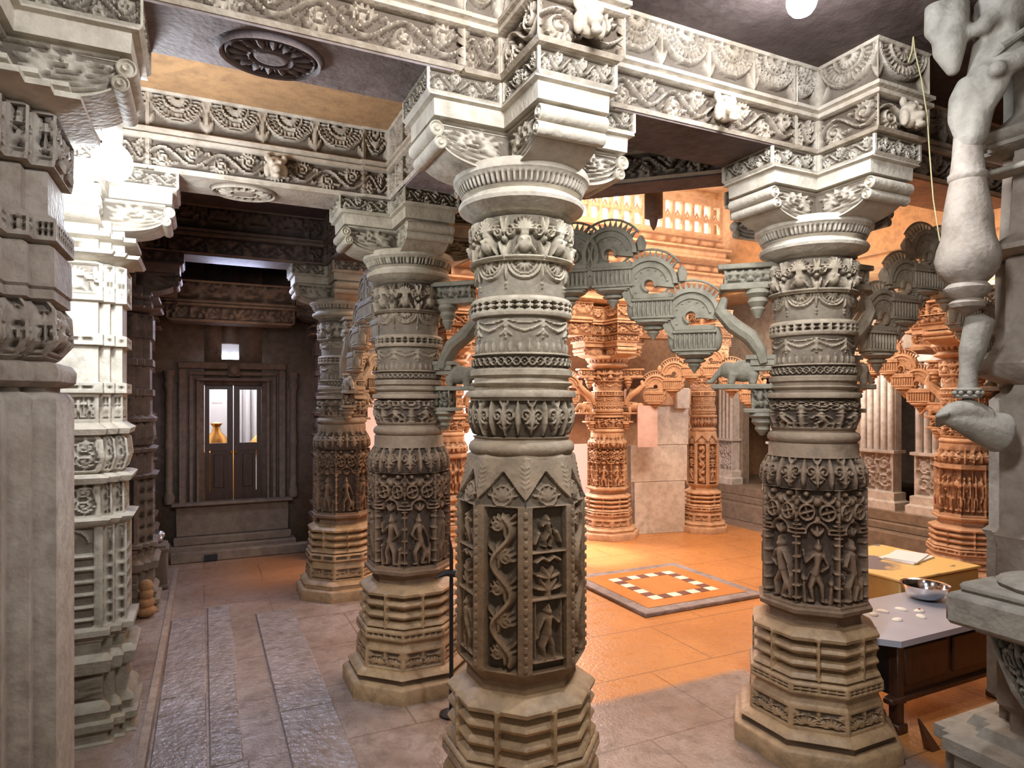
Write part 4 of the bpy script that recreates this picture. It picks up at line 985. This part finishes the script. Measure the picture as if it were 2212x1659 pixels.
mb=MB(); mb.box(-.32,.88,Yd-.22,Yd,.001,.14,bev=.01); mb.box(-.28,.84,Yd-.16,Yd,.14,.22,bev=.01); mb.box(-.26,.82,Yd-.10,Yd,.22,.53,bev=.01); mb.box(-.3,.86,Yd-.16,Yd,.53,.56,bev=.01); mb.build('sill',M['dark'],fr)
mb=MB(); mb.ell((.28,Yd-.09,1.92),(.05,.03,.06)); mb.box(.22,.34,Yd-.08,Yd-.04,1.85,1.99,bev=.01); mb.build('lintel_figure',M['dark'],fr)
for sx_ in (-.32,.87):
    mb=MB(); mb.lathe([(.045,.56),(.055,.62),(.035,.68),(.035,1.1),(.045,1.14),(.035,1.2),(.035,1.7),(.055,1.76),(.04,1.8),(.06,1.9)],12,(sx_,Yd-.07,0)); mb.build('colonnette',M['dark'],fr)
mb=MB(); mb.box(-.3,1.0,Yd-.32,Yd-.22,0,.10,bev=.01); 
tag(mb.build('kerb_step',M['dark']),'low dark stone step in front of the far door','step')
mb=MB(); mb.box(.0,.12,Yd-.335,Yd-.318,.01,.07); tag(mb.build('drain_hole',M['black']),'small black drain opening in the step before the far door','drain')
# double door
dr=empty('door_1',(DX0,Yd+.05,DZ0),'dark wooden double door with tall glass panes at the end of the left aisle','door')
dr['kind']='structure'
W=(DX1-DX0)/2; H=DZ1-DZ0
for k in (0,1):
    mb=MB(); x0=k*W+.004; x1=(k+1)*W-.004; st_=.055
    mb.box(x0,x0+st_-.01+(.012 if k else 0),0,.04,0,H); mb.box(x1-st_+.01-(.0 if k else .012),x1,0,.04,0,H); mb.box(x0+.02,x1-.02,.002,.038,H-.045,H-.001); mb.box(x0+.02,x1-.02,.002,.038,.001,.09); mb.box(x0+.02,x1-.02,.002,.038,.52,.60)
    mb.box(x0+st_,x1-st_,.012,.03,.09,.52); mb.box(x0+st_+.03,x1-st_-.03,.004,.02,.13,.48,bev=.006)
    lf=mb.build('door_leaf',M['wood'],dr)
    m2=MB(); m2.box(x0+st_,x1-st_,.018,.024,.60,H-.045)
    g,nt_,b_=new_mat('pane_glass') if k==0 else (g,None,None)
    if b_: b_.inputs['Transmission Weight'].default_value=1; b_.inputs['Roughness'].default_value=.02; b_.inputs['IOR'].default_value=1.1
    m2.build('glass_pane',g,lf)
    m3=MB(); m3.ell(((x1-.02) if k==0 else (x0+.02),-.012,.5),(.012,.012,.02),8); m3.build('handle',M['brass'],lf)
# room behind the door
wall('wall_shrine_back',-.9,1.5,9.3,9.4,0,3.1,M['bluew']); wall('wall_shrine_left',-.95,-.9,7.56,9.4,0,3.1,M['bluew']); wall('wall_shrine_right',1.5,1.55,7.56,9.4,0,3.1,M['bluew'])
ceil('ceiling_shrine',-.95,1.55,7.56,9.4,M['bluew'],2.9)
mb=MB()
for i in range(5): mb.lathe([(.035,0),(.035,2.9)],10,(.42+.1*i,9.25,0))
tag(mb.build('ribbed_pilaster',M['bluew']),'pale ribbed wall pilaster seen through the right door pane','pilaster')
mb=MB(); mb.box(.10,.22,9.26,9.30,1.60,1.86); tag(mb.build('wall_lamp',M['sky']),'glowing upright lamp seen through the left door pane','lamp')
mb=MB(); mb.box(-.25,.32,8.2,8.6,0,1.02,bev=.02)
for i in range(6): mb.box(-.2+i*.08,-.17+i*.08,8.18,8.2,.75,.95)
tag(mb.build('brass_chest',M['brass']),'orange brass-coloured chest seen through the left door pane','chest')
mb=MB(); mb.lathe([(.002,1.0),(.10,1.0),(.13,1.06),(.11,1.14),(.05,1.2),(.04,1.26),(.07,1.3),(.002,1.32)],20,(.13,8.4,.03)); tag(mb.build('brass_urn',M['brass']),'round brass urn on the chest behind the left door pane','urn')
mb=MB(); mb.lathe([(.02,.0),(.12,.0),(.10,.06),(.05,.6),(.08,.9),(.15,1.0),(.17,1.07),(.10,1.16),(.04,1.2),(.05,1.24),(.002,1.27)],20,(.66,8.6,0)); tag(mb.build('brass_urn',M['brass']),'brass urn low in the right door pane','urn')
quad('window_2',[(.165,Yd+.12,2.03),(.335,Yd+.12,2.03),(.335,Yd+.12,2.2),(.165,Yd+.12,2.2)],plain('pale_opening',(.6,.6,.66),.5,0,0,4,0,(.8,.8,.95),.35))
mb=MB(); 
for xx in (.185,.30): mb.ell((xx,Yd+.10,2.055),(.012,.01,.014),8)
tag(mb.build('spark_lamp',M['lampw']),'two tiny bright lamps in the square opening over the far door','lamp')

# left kerb / raised edge
def strip(pts,z0,z1,m,name):
    mb=MB(); mb.prism(pts,z0,z1); return mb.build(name,m)
struct(strip([(-1.02,-1.0),(-.285,-1.0),(-.245,6.7),(-1.02,6.7)],0,.055,M['floor'],'floor_ledge'))
tag(strip([(-.285,-1.0),(-.25,-1.0),(-.21,6.7),(-.245,6.7)],.0,.062,M['kerb'],'kerb_strip'),'narrow raised stone kerb running along the left aisle floor','kerb')
# pavement slabs
slabs=empty('aisle_paving',(0,0,0),'long worn grey paving slabs in the left aisle floor','paving'); 
def slab(x0,x1,y0,y1,h=.012,m=None):
    mb=MB(); mb.box(x0+.006,x1-.006,y0+.006,y1-.006,-.02,h,bev=.006); return mb.build('slab',m or M['slab'],slabs)
ys=[-.5,.95,1.55,2.2,2.9,3.9,5.3]
for i in range(len(ys)-1): slab(-.22,.015,ys[i],ys[i+1],.014); slab(.015,.175+(.01 if i%2 else -.01),ys[i]+.2,ys[i+1]+.2,.011)
slab(.34,.62,2.6,3.5,.010); slab(.34,.62,3.5,5.2,.012)

# ------------------------------------------------------------------ central hall : raised inlaid slab
cx0,cx1,cy0,cy1=2.93,4.12,3.88,5.0
sl=empty('inlaid_floor_slab',(0,0,0),'square raised floor slab with ring of white and brown inlaid squares','floor slab')
mb=MB(); mb.box(cx0,cx1,cy0,cy1,0,.03,bev=.006); mb.build('border',M['soffit'],sl)
mo=plain('orange_tile',(.62,.25,.07),.3,0,.2,4,.05)
mb=MB(); mb.box(cx0+.1,cx1-.1,cy0+.1,cy1-.1,.028,.033); mb.build('orange_field',mo,sl)
mw=plain('white_tile',(.86,.82,.72),.35,0,.1,4,.03); mr=plain('brown_tile',(.20,.09,.07),.35,0,.2,4,.03)
a0,a1,b0,b1=cx0+.26,cx1-.26,cy0+.24,cy1-.24; n=7; tw=(a1-a0)/n; th=(b1-b0)/n
for i in range(n):
    for j in range(n):
        if i in (0,n-1) or j in (0,n-1):
            mb=MB(); mb.box(a0+i*tw,a0+(i+1)*tw,b0+j*th,b0+(j+1)*th,.03,.0355); mb.build('inlay_square',mw if (i+j)%2==0 else mr,sl)

# marble screen wall between the back pillars
w_=empty('marble_screen',(0,0,0),'pale marble slab wall between the two orange-lit back pillars','screen wall')
A=Q1; B=Q2; an=math.atan2(B[1]-A[1],B[0]-A[0]); L=math.hypot(B[0]-A[0],B[1]-A[1])
mb=MB()
for i,(f0,f1,z0,z1) in enumerate(((.33,L-.27,0,.62),(.28,L-.24,.625,1.06),(.5,L-.22,1.065,1.54),)):
    mb.box(f0,f1,-.05,.05,z0,z1,bev=.004)
mb.build('slab',M['white'],w_,loc=(A[0],A[1],0),rz=an)
mb=MB(); mb.box(.25,L-.2,-.08,.08,1.54,1.74,bev=.01); mb.build('lintel',M['orange'],w_,loc=(A[0],A[1],0),rz=an)
mb=MB(); mb.box(L-.42,L-.24,-.12,-.06,1.5,1.75,bev=.01); mb.build('corner_block',M['white'],w_,loc=(A[0],A[1],0),rz=an)
mb=MB(); mb.box(.25,.5,-.3,-.28,1.06,1.54); tag(mb.build('paper_notice',M['paper'],loc=(A[0],A[1],0),rz=an),'blank pinkish panel hanging left of the marble slab wall','panel')
bpy.data.objects['paper_notice'].data.materials[0]=plain('pink_panel',(.7,.5,.46),.6)
# back wall of the hall
wall('wall_hall_back',1.5,9.1,7.7,7.8,0,4.3,M['orange'])
wall('wall_hall_left',1.42,1.5,7.2,7.8,0,3.1,M['orange'])
mb=MB(); mb.box(2.75,3.35,7.60,7.70,.95,1.9); struct(mb.build('window_3',M['sky']))
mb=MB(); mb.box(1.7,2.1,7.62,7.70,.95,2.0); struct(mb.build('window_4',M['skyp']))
mb=MB(); mb.box(3.4,4.9,7.55,7.7,0,1.0); tag(mb.build('low_wall',M['skyp']),'low pink wall with its own sunlit glow, left of the orange-lit pillar by the marble screen','wall')
mb=MB(); mb.box(3.4,6.2,7.5,7.62,1.35,1.45); mb.box(3.4,6.2,7.45,7.65,1.75,1.9); tag(mb.build('timber_shelf',M['woodo']),'brown horizontal timber rails behind the marble screen','rail')

# right side: plinth, white pilasters, doors
XR=6.45
pl=empty('wall_plinth',(0,0,0),'stepped stone plinth along the right wall under the pale pilasters','plinth')
mb=MB(); mb.box(XR,9.1,2.6,7.7,0,.22,bev=.01); mb.build('lower_step',M['pier'],pl)
mb=MB(); mb.box(XR+.12,9.1,2.7,7.7,.22,.30,bev=.01); mb.box(XR+.18,9.1,2.7,7.7,.30,.42,bev=.01); mb.build('upper_step',M['pier'],pl)
XW=6.85
mb=MB()
for y0,y1 in ((2.2,4.4),(4.95,6.25),(6.85,7.7)): mb.box(XW,XW+.12,y0,y1,.4,3.0)
mb.box(XW,XW+.12,4.4,4.95,1.9,3.0); mb.box(XW,XW+.12,6.25,6.85,1.9,3.0)
struct(mb.build('wall_right',M['pier']))
def white_pil(y,w,label,fl=4,m=M['white'],r0=.0,carved=True):
    root=empty('wall_pilaster',(XW,y,0),label,'pilaster')
    s_=sec_poly([(-.14-r0,-w),(.0,-w),(.0,w),(-.14-r0,w)],.016)
    turned('pilaster_base',s_,[(.42,.06),(.50,.06),(.52,.03),(.60,.03),(.61,.0),(1.02,0),(1.03,.03),(1.06,.03)],[dict(z0=.62,z1=1.01,t='arab',n=1,d=.03,mm=.02,only=[3])],M['white'],root,res=.016)
    mb=MB()
    for i in range(fl):
        yy=-w+2*w*(i+.5)/fl; mb.lathe([(w/fl*.8,1.05),(w/fl*.8,2.0)],12,(-.12-r0,yy,0))
    mb.box(-.10-r0,0,-w,w,1.05,2.0); mb.box(-.18-r0,0,-w-.03,w+.03,2.0,2.1,bev=.01); mb.build('fluted_shaft',m,root)
    return root
white_pil(4.15,.17,'pale pilaster with a carved lower panel, left of the orange pillar at the right edge')
white_pil(3.78,.12,'narrow white fluted pilaster beside the orange pillar at the right edge',3)
white_pil(4.75,.2,'bright white banded wall pilaster just right of the brown right pillar',5)
white_pil(5.85,.14,'white fluted pilaster left of the brown door behind the arch corbel',4,carved=False)
white_pil(6.15,.10,'grey-white narrow pilaster touching the frame of the brown door',2,carved=False)
white_pil(7.05,.14,'grey pilaster right behind the slim orange pillar',4,carved=False)
dr=empty('door_2',(XW+.03,5.0,.42),'brown wooden door with a glass pane, behind the arch corbel','door'); dr['kind']='structure'
mb=MB(); mb.box(0,.05,.10,.62,0,.5); mb.box(-.02,.0,.16,.56,.08,.42,bev=.01); mb.box(0,.05,.10,.20,.5,1.48); mb.box(0,.05,.50,.62,.5,1.48); mb.box(0,.05,.1,.62,1.4,1.48)
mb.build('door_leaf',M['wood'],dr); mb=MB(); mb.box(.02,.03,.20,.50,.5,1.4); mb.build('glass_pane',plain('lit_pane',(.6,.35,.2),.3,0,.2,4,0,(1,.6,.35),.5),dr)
# orange masonry at the right, high
tier([(6.2,2.9),(6.8,2.9),(6.8,4.0),(6.2,4.0)],2.05,2.45,'orange carved cornice seen high at the right, beyond the edge-on arch')
tier([(6.15,2.85),(6.8,2.85),(6.8,4.1),(6.15,4.1)],2.45,2.95,'topmost orange cornice at the right, beyond the edge-on arch')
mb=MB(); mb.box(6.25,6.5,3.0,3.1,.42,.60); 
# small red cloth
p=at(2032,1078,5.9); mb=MB(); mb.ell((0,0,0),(.05,.05,.09)); tag(mb.build('red_bundle',M['red'],loc=p),'small dark red bundle beside the foot of the right pilasters','cloth')

# ------------------------------------------------------------------ tables and offerings
tx0,tx1,ty0,ty1,tz=2.90,3.9,1.99,2.46,.47
t=empty('low_table',(tx0,ty0,0),'low dark wooden table with a pale grey top, beside the brown right pillar','table')
mb=MB(); mb.prism([(.05,-.03),(1.0,-.03),(1.0,.47),(-.03,.47),(-.03,.06)],tz-.03,tz); mb.build('table_top',M['tabletop'],t)
for x,y in ((.10,.02),(.93,.02),(.93,.39),(.10,.39)):
    mb=MB(); mb.box(x,x+.05,y,y+.05,.0,tz-.03,bev=.005); mb.box(x-.012,x+.062,y-.012,y+.062,.0,.045,bev=.006); mb.box(x-.008,x+.058,y-.008,y+.058,.14,.17,bev=.006); mb.build('leg',M['wood'],t)
mb=MB(); mb.box(.13,.94,.035,.055,.17,tz-.03); mb.box(.16,.50,.022,.04,.22,.40,bev=.006); mb.box(.54,.88,.022,.04,.22,.40,bev=.006); mb.box(.05,.99,.015,.065,.145,.175,bev=.006); mb.build('front_panel',M['wood'],t)
mb=MB(); mb.box(.11,.13,.06,.40,.17,tz-.03); mb.build('hollow_shade',M['black'],t)  # black sheet standing in for the shade of the open table side
t2=empty('offering_box',(3.80,2.53,0),'yellow stained box table behind the grey-topped table','table')
x,y=0,0
mb=MB(); mb.box(0,.8,0,.7,.03,.50,bev=.01); mb.build('box_body',M['gold'],t2)
myel,nt,b=new_mat('stained_yellow_top'); tc=N(nt,'ShaderNodeTexCoord'); nz=noise(nt,tc.outputs['Object'],3.2,3,.5,.6)
nt.links.new(mix(nt,ramp(nt,nz,.50,.54),(.80,.56,.20),(.16,.13,.14)),b.inputs['Base Color']); b.inputs['Roughness'].default_value=.4
mb=MB(); mb.box(-.01,.81,-.01,.71,.50,.515,bev=.004); mb.build('box_top',myel,t2)
# bowl
p=(3.70,2.32); mb=MB(); pr=[(.002,.004),(.05,.004),(.085,.02),(.11,.055),(.115,.085),(.125,.088),(.112,.084),(.106,.055),(.08,.024),(.002,.012)]
mb.lathe(pr,36,(p[0],p[1],tz)); tag(mb.build('steel_bowl',M['steel']),'shiny steel bowl on the grey table top, half behind the stone pedestal','bowl')
OF=[(3.22,2.16),(3.38,2.14),(3.28,2.28),(3.46,2.20),(3.19,2.27),(3.40,2.26)]
lab=['offering pile on the grey table top nearest the brown pillar','offering pile nearest the front edge of the grey table top','offering pile at the back left of the grey table top','offering pile with a red speck beside the steel bowl','small offering pile farthest left on the grey table top','offering pile between the others and the steel bowl']
for i,(x,y) in enumerate(OF):
    mb=MB(); mb.ell((0,0,0),(.032,.022,.010),12,i)
    o=mb.build('rice_pile',M['rice'],loc=(x,y,tz+.002)); tag(o,'white rice '+lab[i],'offering','white offering piles on the grey table')
    if i==3:
        mb=MB(); mb.ell((0,0,.010),(.008,.006,.004),8); mb.build('red_speck',M['red'],o)
mb=MB(); mb.box(-.17,.17,-.11,.11,0,.01,rot=.2); mb.box(-.16,.16,-.1,.1,.01,.018,rot=.35)
tag(mb.build('paper_sheets',M['paper'],loc=(4.36,2.86,.516)),'white paper sheets lying on the yellow box table','paper')
# wedge leaning by the right pillar base
mb=MB(); mb.prism([(-.03,-.02),(.03,-.02),(.03,.02),(-.03,.02)],0,.16); V=mb.V[0]; V[4:,:2]*=.15; V[4:,0]+=-.10; V[:,2]+=.0
o=mb.build('wooden_wedge',M['woodo'],loc=(3.02,1.86,.0)); tag(o,'small pointed brown wooden piece leaning at the foot of the right pillar','wedge')
# black bracket poking out behind the middle pillar
p=at(975,1240,3.3); mb=MB(); mb.prism([(-.07,-.01),(.05,-.01),(.05,.01),(-.07,.01)],-.01,.02); mb.box(.03,.05,-.012,.012,-.7,.16,bev=.003); mb.tube([(.04,0,.14),(.025,0,.20)],[.01,.003],6); mb.tube([(-.07,0,0),(-.02,0,.02),(.04,0,.03)],[.005,.018,.02],8)
mb=MB(); mb.tube([(.0,0,-p[2]+.0),(.0,0,.12),(-.012,0,.20)],[.012,.010,.003],8); mb.tube([(.03,0,0),(-.03,0,.01),(-.09,0,-.01)],[.022,.018,.004],8); mb.lathe([(.06,-p[2]),(.06,-p[2]+.01),(.012,-p[2]+.015)],16)
tag(mb.build('black_stand',M['black'],loc=p),'thin black metal stand poking out between the middle pillar and the one behind','stand')
# bits on the left ledge
p=at(333,1268,5.35); bxz=.062
mb=MB(); mb.box(-.10,.10,-.10,.10,0,.36,bev=.01); mb.box(-.11,.11,-.11,.11,.0,.03,bev=.004); mb.box(-.11,.11,-.11,.11,.30,.33,bev=.004); tag(mb.build('donation_box',M['card'],loc=(p[0],p[1],bxz)),'brown box with crumpled foil on top, on the left ledge behind the pale pier','box')
mb=MB(); mb.ell((0,0,.035),(.07,.06,.04)); mb.ell((.04,.02,.06),(.04,.03,.035)); mb.ell((-.04,.0,.05),(.035,.04,.03)); tag(mb.build('foil_bundle',M['silver'],loc=(p[0],p[1],bxz+.362)),'crumpled silver foil bundle lying on the brown box','bundle')
p=at(305,1330,4.6); mb=MB()
for i in range(4): mb.ell((0,0,.04+.06*i),(.07-.008*i,.06-.006*i,.045),12,i)
tag(mb.build('folded_cloth',M['woodo'],loc=(p[0]+.03,p[1],bxz)),'heap of folded brown cloth on the ledge behind the pale pier','cloth')
bpy.data.objects['folded_cloth'].data.materials[0]=plain('ochre_cloth',(.34,.18,.08),.9,0,.4,20,.4)
# string from the ceiling
pts=[(1962,-60),(1968,60),(1976,110),(1990,170),(2003,250),(2010,350),(2035,560)]
mb=MB(); mb.tube([at(a,b,2.62) for a,b in pts[:4]],[.0035]*4,6); 
q=[np.array(at(a,b,2.62+.0*i)) for i,(a,b) in enumerate([(1960,-130),(1966,20),(1971,60),(1976,110),(1990,170),(2003,250)])]
mb=MB(); q+=[np.array(at(a,b,2.62)) for a,b in ((2008,330),(2016,430),(2030,520))]; mb.tube(q,.0024,6); mb.tube([at(1973,80,2.62),at(1970,110,2.62),at(1962,135,2.62)],.003,6); tag(mb.build('hanging_string',M['string']),'thin yellowish string hanging from the ceiling in front of the right pillar capital','string')

# ------------------------------------------------------------------ lamps and added lights
def lamp(p,label,r=.05,hang=None,power=60,col=(.88,.94,1)):
    root=empty('bulb_lamp',p,label,'lamp','bare white bulbs')
    mb=MB(); mb.lathe([(.002,-r*1.05),(r*.35,-r*.99),(r*.66,-r*.82),(r*.88,-r*.52),(r,-r*.1),(r*.97,r*.25),(r*.8,r*.6),(r*.5,r*.9),(r*.35,r*1.2)],32); b=mb.build('bulb',M['lampw'],root); 
    mb=MB(); mb.lathe([(r*.4,r*1.15),(r*.5,r*1.3),(r*.5,r*2.0),(r*.2,r*2.2)],14)
    if hang: mb.tube([(0,0,r*2.1),(0,0,hang)],.005,6)
    mb.build('lamp_holder',M['white'],root)
    l=bpy.data.lights.new('bulb_light','POINT'); l.energy=power; l.color=col; l.shadow_soft_size=r*1.3
    o=bpy.data.objects.new('bulb_light',l); C.objects.link(o); o.parent=root; o.location=(0,0,-r*2.6)
    return root
lamp(at(243,350,2.50),'glaring white bulb between the near left pier and the pale pier',.07,.42,38)
lamp(at(1732,2,2.22),'glaring white bulb at the ceiling above the right pillar',.05,None,9)
sp_=bpy.data.lights.new('ceiling_lamp_light','SPOT'); sp_.energy=70; sp_.spot_size=math.radians(168); sp_.spot_blend=.6; sp_.color=(.95,.96,1); sp_.shadow_soft_size=.06
so=bpy.data.objects.new('ceiling_lamp_light',sp_); C.objects.link(so); so.location=at(1732,40,2.22)
sp_=bpy.data.lights.new('sunbeam','SPOT'); sp_.energy=700; sp_.spot_size=math.radians(20); sp_.spot_blend=.5; sp_.color=(1,.86,.82); sp_.shadow_soft_size=.1
so=bpy.data.objects.new('sunbeam',sp_); C.objects.link(so); so.location=(3.0,7.4,2.3); so.rotation_euler=(Vector((3.6,5.8,0))-Vector((3.0,7.4,2.3))).to_track_quat('-Z','Y').to_euler()
def area(name,loc,tgt,size,power,col,sy=None):
    l=bpy.data.lights.new(name,'AREA'); l.energy=power; l.size=size; l.color=col
    if sy: l.shape='RECTANGLE'; l.size_y=sy
    o=bpy.data.objects.new(name,l); C.objects.link(o); o.location=loc
    from mathutils import Vector
    o.rotation_euler=(Vector(tgt)-Vector(loc)).to_track_quat('-Z','Y').to_euler(); return o
def point(name,loc,power,col,r=.1):
    l=bpy.data.lights.new(name,'POINT'); l.energy=power; l.color=col; l.shadow_soft_size=r
    o=bpy.data.objects.new(name,l); C.objects.link(o); o.location=loc; return o
area('skylight_light',(3.6,4.6,4.2),(3.7,4.4,0),2.2,150,(1,.74,.54))
area('hall_back_light',(3.6,7.3,1.9),(3.3,5.2,0),.8,90,(1,.80,.76))
area('clerestory_light',(4.2,4.3,3.9),(4.2,6.6,2.4),1.2,75,(1,.76,.58))
point('shrine_light',(.3,8.5,2.5),110,(1,.95,.95),.2)
point('right_aisle_light',(5.8,3.2,2.6),26,(1,.78,.62),.2)
point('right_wall_light',(5.9,4.9,2.4),60,(1,.92,.85),.2)
area('rear_fill_light',(-.6,-1.6,2.7),(1.2,3,1.6),2.2,45,(1,.96,.9))
area('front_lamp_light',(.6,.7,2.9),(1.2,2.2,2.6),.4,42,(.96,.97,1))
point('corridor_light',(.25,6.4,2.2),3,(1,.72,.52),.15)
area('aisle_sheen_fill',(.25,6.0,2.6),(.25,4.7,0),.4,24,(.60,.68,1))  # unseen cool light added to lay a bluish sheen on the aisle floor
w=bpy.data.worlds.new('world'); bpy.context.scene.world=w; w.use_nodes=True
w.node_tree.nodes['Background'].inputs[0].default_value=(1,.92,.84,1); w.node_tree.nodes['Background'].inputs[1].default_value=.3
# ------------------------------------------------------------------ camera
cd=bpy.data.cameras.new('camera'); cam=bpy.data.objects.new('camera',cd); C.objects.link(cam)
cam.location=(0,0,EYE); cd.sensor_width=36; cd.lens=1400/2212*36; cd.clip_start=.02
cd.shift_y=(865-829.5)/2212
from mathutils import Vector
cam.rotation_euler=Vector((FW[0],FW[1],0)).to_track_quat('-Z','Y').to_euler()
sc=bpy.context.scene; sc.camera=cam
sc.view_settings.view_transform='Standard'; sc.view_settings.look='None'; sc.view_settings.exposure=0.1
cy=sc.cycles; cy.max_bounces=5; cy.diffuse_bounces=3; cy.glossy_bounces=2; cy.transmission_bounces=3; cy.caustics_reflective=False; cy.caustics_refractive=False
cy.use_adaptive_sampling=True; cy.adaptive_threshold=.04; cy.use_denoising=True; cy.sample_clamp_indirect=4
